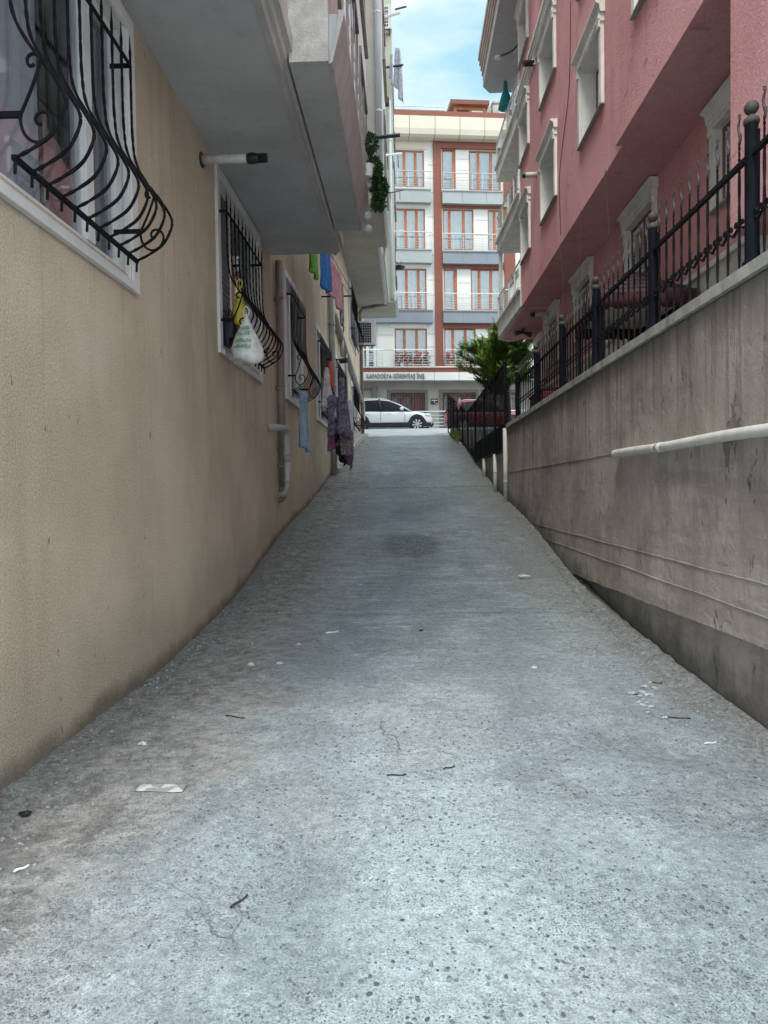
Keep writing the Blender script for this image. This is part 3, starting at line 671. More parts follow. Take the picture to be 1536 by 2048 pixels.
b = MB(); pipe(b, [(-.62,19.36,27),(-.62,19.36,9.9)], .085, [((-.62,19.36,z),(0,0,1)) for z in (17.5,14.7,14.3,11.7)]); b.build('rainwater_pipe', M['pipe_blue'], LB, smooth=True)
b = MB(); pipe(b, [(-.50,29.8,17.6),(-.50,29.8,9.5)], .06, [((-.5,29.8,16),(0,0,1))]); pipe(b, [(-.58,22.7,9.3),(-.66,24,9.36),(-.66,29.7,9.36)], .04); b.build('white_downpipe', M['pipe_blue'], LB, smooth=True)
# the boiler flue through the wall
FL = thing('boiler_flue', 'white horizontal boiler flue with ribbed black cap under the grey soffit', 'flue', (-2.0,7.1,4.86))
b = MB(); b.tube([(-2.0,7.1,4.86),(-1.52,7.1,4.86)], .044, 16); b.build('tube', M['pipe_white'], FL, smooth=True)
b = MB(); b.tube([(-1.54,7.1,4.86),(-1.50,7.1,4.86),(-1.47,7.1,4.86),(-1.425,7.1,4.86)], [.047,.053,.053,.043], 16)
for k in range(10):
    a = 2*math.pi*k/10; b.box(-1.425,-1.35,7.1+.036*math.cos(a)-.006,7.1+.036*math.cos(a)+.006,4.86+.036*math.sin(a)-.006,4.86+.036*math.sin(a)+.006)
b.tube([(-1.355,7.1,4.86),(-1.34,7.1,4.86)], .042, 16); b.build('cap', M['black'], FL)
b = MB(); b.tube([(-1.998,7.1,4.86),(-1.985,7.1,4.86)], .075, 16); b.build('collar', M['black'], FL)
# ================================================================ RIGHT: RETAINING WALL
RW = thing('retaining_wall', 'stained board-marked concrete retaining wall with pale coping along the ramp', 'wall')
b = MB(); ny = 64; vs = []
yy = [1.8+12.35*i/ny for i in range(ny+1)]
for y in yy:
    ze = .63-(y-4)*.028+.012*mnoise.noise(Vector((y*1.7,0,0)))+.007*mnoise.noise(Vector((y*9,2,0)))
    vs += [(2.085,y,-.6),(2.085,y,ze-.012),(2.0,y,ze),(2.0,y,2.735),(2.3,y,2.735),(2.3,y,-.6)]
b.add(vs, [(j*6+i,j*6+i+1,(j+1)*6+i+1,(j+1)*6+i) for j in range(ny) for i in range(5)]+[(0,5,4,3,2,1)]+[tuple(ny*6+i for i in range(6))])
b.box(2.03,2.3,14.15,23.5,-.6,2.31)
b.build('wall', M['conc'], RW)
b = MB()
for zs, y0, y1 in ((.99,1.8,11.9),(.81,1.8,10.6),(1.87,6.75,14.0),(2.12,1.8,3.9)):
    y = y0; pts = []
    while y < y1: pts.append((1.998, y, zs+.008*mnoise.noise(Vector((y*1.3,zs*9,0)))+.004*mnoise.noise(Vector((y*8,zs,0))))); y += .09
    b.tube(pts, [.004+.006*abs(mnoise.noise(Vector((p[1]*3,zs*5,1)))) for p in pts], 5)
b.build('board_seam', M['conc'], RW)
b = MB(); vs = []; yy = [1.78+.16*i for i in range(78)]
for y in yy:
    q = .004*mnoise.noise(Vector((y*3,0,7))); vs += [(1.965+q,y,2.745),(1.963+q,y,2.815),(1.985+q,y,2.83),(2.27,y,2.84),(2.27,y,2.745)]
n = len(yy); b.add(vs, [(j*5+i,(j+1)*5+i,(j+1)*5+i+1,j*5+i+1) for j in range(n-1) for i in range(4)]+[((j+1)*5,j*5,j*5+4,(j+1)*5+4) for j in range(n-1)]+[(0,1,2,3,4),tuple((n-1)*5+i for i in (4,3,2,1,0))])
b.build('coping', M['coping'], RW)
WP = thing('plastic_pipe', 'weathered white plastic pipe with open end along the stained concrete wall', 'pipe', (1.95,6.7,1.85))
b = MB(); y0 = 1.9; pts = [(1.955, y0+(6.74-y0)*t/30, 1.838+.004*math.sin(t*.5)+.02*(t/30)) for t in range(31)]
b.tube(pts, .036, 14, cap=False); b.tube(pts, .030, 14, cap=False)
for y in (5.55,): b.tube([(1.955,y-.05,1.852-(6.7-y)*.003),(1.955,y+.05,1.852-(6.7-y)*.003)], .0385, 14)
b.build('tube', M['pipe_white'], WP, smooth=True)
b = MB()
for y in (5.9,4.4,2.6): b.box(1.95,2.0,y-.012,y+.012,1.83,1.85)
b.build('clip', M['pipe_grey'], WP)

# ---------------------------------------------------------------- wrought iron fence on the coping
IF = thing('iron_fence', 'black wrought iron fence with ball-topped posts and curled spear tips on the coping', 'fence', (2.03,4.26,2.83))
PY = [2.6,4.26,5.92,7.66,9.3,11.15,13.05]; FX = 2.03
for i, y in enumerate(PY):
    b = MB(); b.tube([(FX,y,2.83),(FX,y,3.655)], .037, 12); b.tube([(FX,y,2.83),(FX,y,2.85)], .05, 12)
    b.tube([(FX+.047,y+.01,2.83),(FX+.047,y+.01,3.62)], .011, 4, twist=60)
    p = b.build('post', M['navy'], IF, smooth=False)
    b = MB(); b.lathe([(.040,3.64),(.046,3.655),(.042,3.675),(.022,3.69),(.018,3.70)], (FX,y,0), 14); b.ball((FX,y,3.738), .041, 14); b.build('ball_finial', M['tip'], p, smooth=True)
for (ya, yb) in zip(PY, PY[1:]):
    nb = 10; near = yb < 8; b = MB(); s = MB()
    ys_ = [ya+(yb-ya)*(k+1)/(nb+1) for k in range(nb)]
    b.box(FX-.014,FX+.014,ya+.03,yb-.03,3.455,3.483)
    if near:
        y = ya+.05
        while y < yb-.05: b.ball((FX,y,3.486), .011, 4); y += .03
    b.build('rail', M['iron'], IF)
    for y in ys_:
        q = MB(); q.tube([(FX,y,2.835+.6*q_/14) for q_ in range(15)] if near else [(FX,y,2.835),(FX,y,3.43)], .0095, 4, twist=45)
        q.tube([(FX,y,3.43),(FX,y,3.49)], .009, 4)
        q.tube([(FX,y,3.48+.12*k/5) for k in range(6)], .008, 4, twist=45); pl_ = q.build('paling', M['iron'], IF)
        z0 = 3.60; t = MB()
        t.tube(catmull([(FX,y,z0),(FX,y-.012,z0+.035),(FX,y+.008,z0+.08),(FX,y+.012,z0+.115),(FX,y-.006,z0+.15),(FX,y,z0+.165)],3), [.0085]*3+[.009,.011,.009,.008,.007,.0075,.008,.007,.006,.006,.009,.010,.008][:13], 6)
        t.ball((FX,y-.002,z0+.172), .011, 6, sz=.6); t.build('curled_tip', M['tip'], pl_, smooth=True)
    for y0_, y1_ in zip([ya+.02]+ys_, ys_+[yb-.02]):
        d = y1_-y0_; zz = 3.125
        l = scroll2d((y0_+d*.24, zz), d*.20, 1.15, -math.pi/2, 12, -1); r_ = scroll2d((y1_-d*.24, zz), d*.20, 1.15, -math.pi/2, 12, 1)
        pts = [(FX, p[0], p[1]) for p in reversed(l)]+[(FX,(y0_+y1_)/2,zz-d*.36)]+[(FX,p[0],p[1]) for p in r_]
        for off in (-.005, .005) if near else (0,):
            s.tube([(FX+off,p[1],p[2]) for p in pts], .0048, 5)
    s.build('scroll_row', M['iron'], IF)

# ---------------------------------------------------------------- dark screened fence beside the upper ramp
MF = thing('screen_fence', 'black screened metal fence beside the top of the ramp, sagging towards the street', 'fence', (1.97,14.15,2.3))
m_, n_, l_, b_ = new_mat('shade_screen'); g = G(m_); tr = n_.new('ShaderNodeBsdfTransparent'); ms = n_.new('ShaderNodeMixShader')
b_.inputs['Base Color'].default_value = (.007,.008,.010,1); b_.inputs['Roughness'].default_value = .95; b_.inputs['Specular IOR Level'].default_value = .05
l_.new(g.ramp(g.noise(1.6, 5, .6, (1,1,.7)), .35, .7, .88, .97), ms.inputs[0]); l_.new(tr.outputs[0], ms.inputs[1]); l_.new(b_.outputs[0], ms.inputs[2]); l_.new(ms.outputs[0], n_['Material Output'].inputs[0])
M['screen'] = m_
MY = [14.15,15.8,18.0,20.3,22.8,24.9,27.3,29.6,31.3,33.4]
mtop = lambda y: 4.02 if y < 22.8 else 4.02+(y-22.8)*(2.0/10.6)
mbot = lambda y: 2.31 if y < 20.5 else max(2.31, prof(y)+.05+(.25 if y > 31 else 0))
for k, y in enumerate(MY):
    b = MB(); b.box(1.94,1.99,y-.03,y+.03,min(mbot(y),2.31) if y < 21 else prof(min(y,33))-.05,mtop(y)+.03); p = b.build('post', M['navy'], MF)
    if y < 19:
        b = MB(); b.tube([(1.955,y,(2.74 if k == 0 else 2.31)),(1.955,y,prof(y)-.05)], .045, 10); b.tube([(1.955,y,prof(y)+.42),(1.955,y,prof(y)+.45)], .049, 10); b.build('pipe_sleeve', M['pipe_white'], p, smooth=True)
b = MB()
for ya, yb in zip(MY, MY[1:]):
    b.tube([(1.965,ya,mtop(ya)+(0 if ya<23 else .0)),(1.965,(ya+yb)/2,(mtop(ya)+mtop(yb))/2-(.0 if ya < 22 else .05)),(1.965,yb,mtop(yb))], .02, 6); b.tube([(1.965,ya,mbot(ya)+.02),(1.965,yb,mbot(yb)+.02)], .02, 6)
b.build('rail', M['navy'], MF)
for ya, yb in zip(MY, MY[1:]):
    b = MB(); b.quad((1.967,ya,mbot(ya)+.02),(1.967,yb,mbot(yb)+.02),(1.967,yb,mtop(yb)),(1.967,ya,mtop(ya))); b.build('screen_panel', M['screen'], MF)
    if yb < 21:
        b = MB(); b.box(1.972,1.985,ya+.03,yb-.03,2.33,2.86); b.build('sheet_panel', M['navy'], MF)
b = MB(); b.quad((1.93,26.0,4.4),(1.94,26.9,4.75),(1.975,26.2,4.88),(1.975,25.2,4.62)); 
pk = b.add([(1.93,26.0,4.4),(1.975,25.2,4.62),(1.90,25.5,4.40)], [(0,1,2)]).build('rag', M['pinkc'], smooth=True)
tag(pk, 'pink rag caught on the sagging top rail of the black fence', 'rag')
mdf = pk.modifiers.new('th', 'SOLIDIFY'); mdf.thickness = .02

# ================================================================ PINK HOUSE
PB = thing('pink_house', 'pink plastered apartment house with carved white window surrounds and overhanging upper floors', 'building', (3.3,3.4,2.5))
XA, XB, XG, ZO = 2.52, 2.60, 3.30, 5.58
UW = [(XA,6.5,7.87,6.55,7.75),(XB,9.35,10.6,6.45,7.74),(XB,12.2,13.55,6.45,7.72),(XB,14.76,15.86,6.44,7.68),
      (XA,6.5,7.87,8.6,9.85),(XB,9.35,10.6,8.58,9.8),(XB,12.2,13.55,8.56,9.72),(XB,14.78,15.9,8.55,9.7),
      (XB,9.35,10.6,10.75,11.95),(XB,12.2,13.55,10.7,11.9),(XB,14.8,15.92,10.68,11.86)]
GW = [(XG,6.35,7.76,4.42,5.52),(XG,9.45,10.78,4.45,5.55),(XG,12.62,13.98,4.3,5.56),(XG,15.35,16.8,4.25,5.55),(XG,17.2,18.2,2.62,5.3)]
def hole(q, oy, oz): return (q[1]+.1-oy, q[2]-.1-oy, q[3]+.05-oz, q[4]-.24-oz)
b = MB()
b.holes((XA,3.4,ZO),(0,1,0),(0,0,1), 5.2, 7.7, [hole(q,3.4,ZO) for q in UW if q[0] == XA], .75, (-1,0,0), 0, 1, 2, .24)
b.holes((XB,8.6,ZO),(0,1,0),(0,0,1), 7.4, 7.7, [hole(q,8.6,ZO) for q in UW if q[0] == XB], .75, (-1,0,0), 0, 1, 2, .24)
b.holes((XG,3.4,2.4),(0,1,0),(0,0,1), 15.1, ZO-2.4, [hole(q,3.4,2.4) for q in GW], .7, (-1,0,0), 0, 1, 2, .2)
b.quad((XA,8.6,ZO),(XB,8.6,ZO),(XB,8.6,13.3),(XA,8.6,13.3))
b.quad((XA,3.4,3.47),(XA,5.62,3.47),(XA,5.62,ZO),(XA,3.4,ZO)); b.quad((XA,5.62,3.47),(XG,5.62,3.47),(XG,5.62,ZO),(XA,5.62,ZO)); b.quad((XA,3.4,3.47),(XG,3.4,3.47),(XG,5.62,3.47),(XA,5.62,3.47))
b.quad((XB,16.0,ZO),(6,16.0,ZO),(6,16.0,13.3),(XB,16.0,13.3)); b.quad((XG,18.5,2.4),(14,18.5,2.4),(14,18.5,ZO),(XG,18.5,ZO))
b.quad((3.6,16.0,ZO),(3.6,19.2,ZO),(3.6,19.2,13.3),(3.6,16.0,13.3)); b.quad((3.6,19.2,ZO),(14,19.2,ZO),(14,19.2,13.3),(3.6,19.2,13.3))
b.quad((XA,3.4,2.4),(14,3.4,2.4),(14,3.4,13.3),(XA,3.4,13.3)); b.quad((14,3.4,2.4),(14,19.2,2.4),(14,19.2,13.3),(14,3.4,13.3)); b.quad((XA,3.4,13.3),(14,3.4,13.3),(14,19.2,13.3),(XA,19.2,13.3))
b.build('wall', [M['pink'], M['stone'], M['dark']], PB)
b = MB(); b.box(XA+.001,XG+.01,5.625,8.6,ZO-.006,ZO-.001); b.box(XB+.001,XG+.01,8.6,15.995,ZO-.006,ZO-.001); b.box(2.66,XG+.01,15.995,19.2,ZO-.06,ZO-.004); b.box(XG,13.9,18.51,19.2,ZO-.06,ZO-.004)
b.build('soffit', M['pink'], PB)
b = MB(); b.box(XG-.025,XG-.001,3.5,18.5,2.4,3.86); b.build('stone_plinth', M['rough'], PB)
b = MB(); b.box(XG-.06,XG-.002,3.5,18.5,3.862,3.92); b.build('plinth_ledge', M['white'], PB)
b = MB()
for k, (dz, dx) in enumerate(((0,.03),(.085,.055),(.17,.08),(.255,.105))): b.box(XB-dx,XB-.001,8.62,15.99,9.77+dz,9.77+dz+.07)
b.build('cornice', M['stone'], PB)
def carved_window(q, ground=False):
    x, y0, y1, z0, z1 = q; d = .045
    b = MB(); b.box(x-d,x-.001,y0,y0+.1,z0+.03,z1-.24); b.box(x-d,x-.001,y1-.1,y1,z0+.03,z1-.24)
    b.box(x-d-.01,x-.001,y0-.02,y1+.02,z1-.24,z1-.14)
    b.prism([(x-.001,z1-.14),(x-d-.015,z1-.14),(x-d-.03,z1-.05),(x-d-.075,z1-.025),(x-d-.075,z1),(x-.001,z1)], 1, y0-.05, y1+.05)
    y = y0
    while y < y1-.02: b.box(x-d-.030,x-d-.008,y,y+.032,z1-.205,z1-.142); y += .062
    for yy in (y0+.05, y1-.05): b.box(x-d-.025,x-d,yy-.045,yy+.045,z1-.30,z1-.21)
    f = b.build('window', M['stone'], PB)
    b = MB(); b.box(x-d-.012,x-.001,y0-.015,y1+.015,z0+.012,z0+.03); b.build('sill', M['kerb'], f)
    a0,a1,c0,c1 = y0+.102,y1-.102,z0+.055,z1-.245; xs0,xs1 = (x+.05,x+.105) if ground else (x+.2,x+.255)
    b = MB()
    for p,q_ in ((a0,a0+.05),(a1-.05,a1),((a0+a1)/2-.035,(a0+a1)/2+.035)): b.box(xs0,xs1,p,q_,c0,c1)
    for p,q_ in ((c0,c0+.05),(c1-.05,c1)): b.box(xs0+.003,xs1-.003,a0+.05,a1-.05,p,q_)
    b.build('sash', M['brownframe'] if not ground else M['brownframe'], f)
    k = .055; ym = (a0+a1)/2
    for p,q_ in ((a0+.052,ym-.037),(ym+.037,a1-.052)):
        b = MB(); b.box(xs0+.008,xs1-.008,p,p+k,c0+.052,c1-.052); b.box(xs0+.008,xs1-.008,q_-k,q_,c0+.052,c1-.052)
        b.box(xs0+.009,xs1-.009,p+k,q_-k,c0+.052,c0+.052+k); b.box(xs0+.009,xs1-.009,p+k,q_-k,c1-.052-k,c1-.052); b.build('casement', M['pvc'], f)
    b = MB(); b.box(xs0+.025,xs0+.035,a0+.03,a1-.03,c0+.03,c1-.03); b.build('pane', M['glass'], f)
    b = MB(); vs = []; n = 50
    for k in range(n+1):
        y = a0+(a1-a0)*k/n; xx = x+.36+.03*math.sin(y*31); vs += [(xx,y,c0),(xx,y,c1)]
    b.add(vs, [(2*k,2*k+1,2*k+3,2*k+2) for k in range(n)]); b.build('curtain', M['curtain_grey'] if not ground else M['dark2'], f, smooth=True)
M['brownframe'] = mk('brown_window_frame', (.16,.06,.04), .15, 8, .5, .1, 40, .002)
for q in UW: carved_window(q)
for q in GW[:4]: carved_window(q, True)
x, y0, y1, z0, z1 = GW[4]
b = MB(); b.box(x+.02,x+.08,y0+.1,y1-.1,2.66,z1-.24); b.build('door', M['black'], PB)
b = MB(); b.box(x-.05,x-.001,y0,y0+.1,2.45,z1); b.box(x-.05,x-.001,y1-.1,y1,2.45,z1); b.box(x-.06,x-.001,y0+.1,y1-.1,z1-.2,z1); b.build('door_surround', M['stone'], PB)
# balconies past the corner
def balcony(zs, zb, rail):
    ya, yb, xa, xb = 16.03, 19.3, 2.585, 2.50
    b = MB(); b.prism([(xa,ya),(3.58,ya),(3.58,yb),(xb,yb)], 2, zb, zs-.07); b.prism([(xa-.05,ya),(3.58,ya),(3.58,yb+.05),(xb-.05,yb+.05)], 2, zs-.068, zs)
    s_ = b.build('balcony', M['stone'], PB)
    if rail:
        b = MB(); P = lambda t: (xa+(xb-xa)*t+.02, ya+(yb-ya)*t)
        b.tube([(*P(0),zs+.62),(*P(1),zs+.62)], .022, 8); b.tube([(*P(1),zs+.62),(3.5,yb-.02,zs+.62)], .022, 8)
        for t in (0,.25,.5,.75,1): b.tube([(*P(t),zs),(*P(t),zs+.62)], .02, 8)
        for k in range(4): b.tube([(*P(1),zs+.12+.12*k),(3.5,yb-.02,zs+.12+.12*k)], .008, 6)
        b.build('balcony_railing', M['pvc'], s_)
        b = MB()
        for k in range(4):
            p, q = P(.25*k+.03), P(.25*k+.22); b.quad((*p,zs+.06),(*q,zs+.06),(*q,zs+.54),(*p,zs+.54))
        b.build('glass_panel', M['glass_rail'], s_)
balcony(6.03, 5.60, True); balcony(8.16, 7.84, True); balcony(10.1, 9.72, True)
b = MB(); b.box(2.9,2.95,18.9,18.95,8.16,9.7); b.tube([(2.58,19.2,6.03),(2.58,19.2,7.84)], .05, 10); b.build('balcony_post', M['pvc'], PB)
b = MB(); b.prism([(2.15,13.6),(6,13.6),(6,19.4),(2.35,19.4),(2.15,19.1)], 2, 12.12, 12.3); b.build('roof_slab', M['soffit'], PB)
b = MB()
for k in range(5): b.prism([(2.149-.03*k,13.58),(2.6,13.58),(2.6,19.45),(2.149-.03*k,19.15)], 2, 12.305+.13*k, 12.43+.13*k)
b.build('roof_fascia', M['facade'], PB)
b = MB(); b.box(2.12,6,13.55,15.3,12.09,12.118); b.build('rough_soffit', M['kerb'], PB)

# things on and around the pink house
UB = thing('garden_umbrella', 'closed teal garden umbrella standing on the top balcony of the pink house', 'umbrella', (2.68,18.7,10.1))
b = MB(); b.lathe([(.02,11.32),(.20,11.34),(.18,11.46),(.11,11.68),(.065,11.76),(.055,11.9),(.05,12.0),(.012,12.06)], (2.68,18.7,0), 9)
b.build('canopy', M['teal'], UB); b = MB(); b.tube([(2.68,18.7,10.1),(2.68,18.7,12.05)], .016, 8); b.lathe([(.2,10.1),(.2,10.14),(.03,10.17)], (2.68,18.7,0), 14); b.build('pole', M['pvc'], UB)
b = MB(); vs = []; n = 26
for k in range(n+1):
    x = 2.53+.64*k/n
    for j in range(6): vs.append((x+.02*j/5*math.sin(9*x), 19.38+.02*math.sin(x*17+j*.7), 6.02-.09*j-.012*math.sin(k/n*math.pi)*j))
b.add(vs, [(k*6+j,(k+1)*6+j,(k+1)*6+j+1,k*6+j+1) for k in range(n) for j in range(5)]); o = b.build('towel', M['towel'], smooth=True); o.modifiers.new('th','SOLIDIFY').thickness = .012
tag(o, 'pale striped towel hanging below the lowest balcony of the pink house', 'towel')
def flue(loc, dx, label):
    t = thing('flue_pipe', label, 'flue', loc); b = MB(); v = Vector(loc); b.tube([v, v+Vector((dx*.8,0,0))], .05, 12); b.build('tube', M['pipe_white'], t, smooth=True)
    b = MB(); b.tube([v+Vector((dx*.8,0,0)), v+Vector((dx*.84,0,0)), v+Vector((dx,0,0))], [.056,.058,.045], 12); b.build('cap', M['black'], t)
flue((2.6,14.05,7.62), -.28, 'short white flue with black mouth above a first floor window of the pink wall')
flue((3.3,16.15,5.44), -.48, 'white flue tube under the pink overhang above the dark door')
def spot(name, label, loc, heads):
    t = thing(name, label, 'light', loc); b = MB(); v = Vector(loc); b.box(v.x-.05,v.x+.05,v.y-.05,v.y+.05,v.z-.03,v.z); b.tube([v,v+Vector((0,0,-.1))],.02,6); b.build('bracket', M['black'], t)
    for d in heads:
        b = MB(); d = Vector(d); b.tube([v+Vector((0,0,-.08)), v+d*.5+Vector((0,0,-.08)), v+d+Vector((0,0,-.1))], [.025,.05,.07], 10); b.build('lamp_head', M['tip'], t)
spot('spotlight', 'twin spotlight under the pink overhang above the towel', (2.95,17.9,5.5), ((-.2,-.05,0),(.16,-.1,-.06)))
t = thing('security_camera', 'small black security camera on the pink wall beside the carved window', 'camera', (2.6,13.95,10.02))
b = MB(); b.tube([(2.55,14.05,9.75),(2.36,14.0,9.72)], .06, 10); b.build('housing', M['black'], t); b = MB(); b.box(2.5,2.6,14.0,14.1,9.7,9.8); b.build('bracket', M['pvc'], t)
t = thing('wall_lamp', 'metal arm lamp under the roof slab of the pink house', 'lamp', (2.62,16.2,11.6))
b = MB(); b.tube(catmull([(2.75,16.5,11.75),(2.6,16.9,11.72),(2.33,17.3,11.82)],4), .02, 6); b.build('arm', M['tip'], t); b = MB(); b.ball((2.31,17.3,11.8), .09, 10, sz=.5); b.build('lamp_head', M['pvc'], t, smooth=True)
for nm, pts in (('thin cable dangling down the pink wall from the top window',[onx(1141,2,2.59),onx(1140,120,2.59),onx(1136,200,2.59),onx(1125,290,2.59),onx(1119,360,2.59),onx(1121,470,2.59)]),
                ('loose cable sagging from the pink overhang, nearest of three',[(2.585,9.28,5.6),(2.8,9.9,5.1),(2.9,10.4,4.7),(2.95,10.9,4.05)]),
                ('loose cable sagging from the pink overhang, middle of three',[(2.59,10.6,5.6),(2.75,11.3,5.0),(2.85,11.8,4.5),(2.95,12.4,3.95)]),
                ('loose cable sagging from the pink overhang, farthest of three',[(2.59,12.0,5.6),(2.75,12.5,5.05),(2.82,12.9,4.7),(2.95,13.3,4.25)])):
    b = MB(); b.tube(catmull(pts, 5), .005, 5); tag(b.build('cable', M['curtain_grey'] if 'loose' in nm else M['black']), nm, 'cable')
# garden canopy between wall and house
GZ = thing('garden_canopy', 'small garden canopy with maroon shingle roof and wavy valance behind the iron fence', 'canopy', (2.75,9.0,2.6))
M['shingle'] = mk('maroon_shingle', (.05,.028,.032), .35, 9, .85, .5, 40, .006); M['valance'] = mk('maroon_cloth', (.04,.006,.012), .2, 5, .8, .2, 30, .004)
EC = [Vector((2.22,8.2,3.74)),Vector((3.24,8.0,3.70)),Vector((3.27,9.95,3.74)),Vector((2.33,9.85,3.74))]; AP = Vector((2.78,8.98,4.22))
for i in range(4):
    p, q = EC[i], EC[(i+1)%4]; b = MB(); rows = 6
    for r_ in range(rows):
        t0, t1 = r_/rows, (r_+1.12)/rows; t1 = min(t1,1); n = 14; up = Vector((0,0,.014))
        for k in range(n):
            s0, s1 = k/n, (k+1)/n-.006; jz = Vector((0,0,random.uniform(-.004,.006)))
            A = lambda s, t: (p.lerp(q,s)).lerp(AP,t)
            b.quad(A(s0,t0)+up*1.2+jz, A(s1,t0)+up*1.2+jz, A(s1,t1)+up*.2, A(s0,t1)+up*.2); b.quad(A(s0,t0)-up*.2, A(s1,t0)-up*.2, A(s1,t0)+up*1.2+jz, A(s0,t0)+up*1.2+jz)
    b.add([p,q,AP],[(0,1,2)]); b.build('roof_slope', M['shingle'], GZ)
    b = MB(); vs = []; n = 40
    for k in range(n+1):
        c = p.lerp(q,k/n); o_ = .012*math.sin(k*.9+i); vs += [c+Vector((o_,o_,0)), c+Vector((o_*1.6,o_*1.6,-.15-.028*abs(math.sin(k*math.pi/5))))]
    b.add(vs, [(2*k,2*k+2,2*k+3,2*k+1) for k in range(n)]); o = b.build('valance', M['valance'], GZ, smooth=True); o.modifiers.new('th','SOLIDIFY').thickness = .008
b = MB(); b.quad(EC[0]+Vector((.03,.03,-.03)),EC[3]+Vector((.03,-.03,-.03)),EC[2]+Vector((-.03,-.03,-.03)),EC[1]+Vector((-.03,.03,-.03))); b.build('ceiling', M['facade_beige'], GZ)
for c in EC:
    p = c.lerp(Vector((2.75,9,c.z)), .08); b = MB(); b.tube([(p.x,p.y,2.6),(p.x,p.y,3.72)], .025, 8); b.build('pole', M['navy'], GZ)
# a few things in the yard
t = thing('waste_bin', 'red plastic bin standing in the yard behind the end of the iron fence', 'bin', (2.75,15.0,2.6))
b = MB(); b.prism([(2.55,14.8),(3.0,14.8),(3.0,13.3),(2.55,13.3)], 2, 2.6, 3.35); b.build('body', mk('dull_red_plastic', (.16,.02,.026), .15, 8, .6), t, bevel=.03); b = MB(); b.box(2.53,3.02,14.78,13.32,3.36,3.42); b.build('lid', M['valance'], t, bevel=.01)
for k, (x, y, c, lb) in enumerate(((2.5,9.55,'green','bright green cloth hung in the yard behind the fence'),(2.55,9.2,'towel','white cloth hung in the yard behind the fence'),(2.6,9.95,'jeans','blue cloth hung in the yard behind the fence'))):
    b = MB(); vs = []
    for j in range(7): vs += [(x+.01*math.sin(j*1.7),y+.03*j,2.75),(x+.01*math.cos(j*1.3),y+.03*j,3.28+.02*math.sin(j))]
    b.add(vs,[(2*j,2*j+2,2*j+3,2*j+1) for j in range(6)]); o = b.build('cloth', M[c], smooth=True); o.modifiers.new('th','SOLIDIFY').thickness = .01; tag(o, lb, 'cloth')
b = MB(); b.tube([(2.45,8.3,3.28),(2.65,10.6,3.30)], .004, 5); b.tube([(2.45,8.3,2.6),(2.45,8.3,3.3)], .015, 6); b.tube([(2.65,10.6,2.6),(2.65,10.6,3.32)], .015, 6); tag(b.build('washing_line', M['tip']), 'washing line between two thin stakes in the yard', 'washing line')
# ================================================================ FAR APARTMENT HOUSE across the street
TH = math.atan(.123); FO = Vector((0,42,4.78)); FEX = Vector((math.cos(TH),math.sin(TH),0)); FEY = Vector((-math.sin(TH),math.cos(TH),0))
FBL = thing('apartment_house', 'white and red-brown panelled apartment house with French windows across the street', 'building', FO, TH)
def fb(u, v, off=0.0):
    d = ray(u, v); t = ((FO-EYE) @ FEY + off)/(d @ FEY); p = EYE+d*t-FO
    return p @ FEX, p.z
def fx(u, v=600): return fb(u, v)[0]
def fz(v, u=850): return fb(u, v)[1]
M['panel'] = mk('white_panel', (.68,.69,.67), .03, .8, .35); M['panel_sunlit'] = mk('sunlit_white_panel', (.60,.57,.48), .03, .8, .4)  # second panel: the white one with warm sunlight put into its colour
M['greyband'] = mk('blue_grey_panel', (.20,.235,.28), .05, 1, .4); M['greylite'] = mk('light_grey_panel', (.32,.355,.37), .05, 1, .4)
M['terra'] = mk('red_brown_cladding', (.21,.068,.046), .12, 6, .5, stretch=(.3,.3,6)); M['woodframe'] = mk('red_brown_frame', (.36,.12,.05), .15, 6, .45)
M['groundw'] = mk('ground_floor_render', (.36,.36,.325), .08, 1.2, .85, .2, 40, .004, .3, (.3,.29,.26)); M['frame_dk'] = mk('dark_grey_surround', (.16,.155,.14), .1, 3, .6)
M['letter'] = mk('grey_letters', (.20,.215,.25), .05, 3, .5); M['farcurtain'] = mk('pale_far_curtain', (.55,.60,.62), .10, 3, .9)
M['steel'] = mk('stainless_rail', (.55,.56,.57), .05, 8, .3, metal=.6)
X0, X1 = -9.0, 13.0
# windows: (u0,u1,vtop,vbot, sash divisions)
FW = []
def W_(u0,u1,v0,v1,div,cur='farcurtain'):
    um = (u0+u1)/2; FW.append((fb(u0,(v0+v1)/2)[0], fb(u1,(v0+v1)/2)[0], fb(um,v1)[1], fb(um,v0)[1], div, cur))
W_(785.5,849,300,374,(.36,.72)); W_(789,851,417,498,(.36,.72)); W_(790,854,537,619,(.36,.74)); W_(789,855,657,734,(.30,.68),'curtain_grey')
W_(883,912,298,378,(.86,)); W_(937,1002,302,381,(.30,.70)); W_(885,948,418,500,(.22,.68)); W_(975,1004,420,501,(.5,)); W_(887,915,538,620,(.85,)); W_(941,1004,538,620,(.28,.66)); W_(888,952,657,735,(.28,.68)); W_(976,1004,657,735,(.5,))
W_(725,757,647,736,(.3,.8),None)
for dv, cu in ((0,'farcurtain'),(120,'farcurtain'),(240,'farcurtain')): W_(724,757,300+dv*.985,374+dv*1.02,(.3,.8),cu)
zF = fz(746); zG = fz(762); zTop = fz(286)
hs = [(a-X0+.02, b_-X0-.02, c, d) for a,b_,c,d,_,_ in FW]
GWn = [(fx(783,810), fx(853,810), .35, fz(783)),(fx(888,810), fx(956,810), .35, fz(783)),(fx(972,810), fx(1040,810), .35, fz(783))]
b = MB(); b.holes((X0,0,zG),(1,0,0),(0,0,1), X1-X0, fz(268)-zG, [(p,q,r_-zG,s-zG) for p,q,r_,s in hs], .6, (0,-1,0), 0, 0, 1, .16)
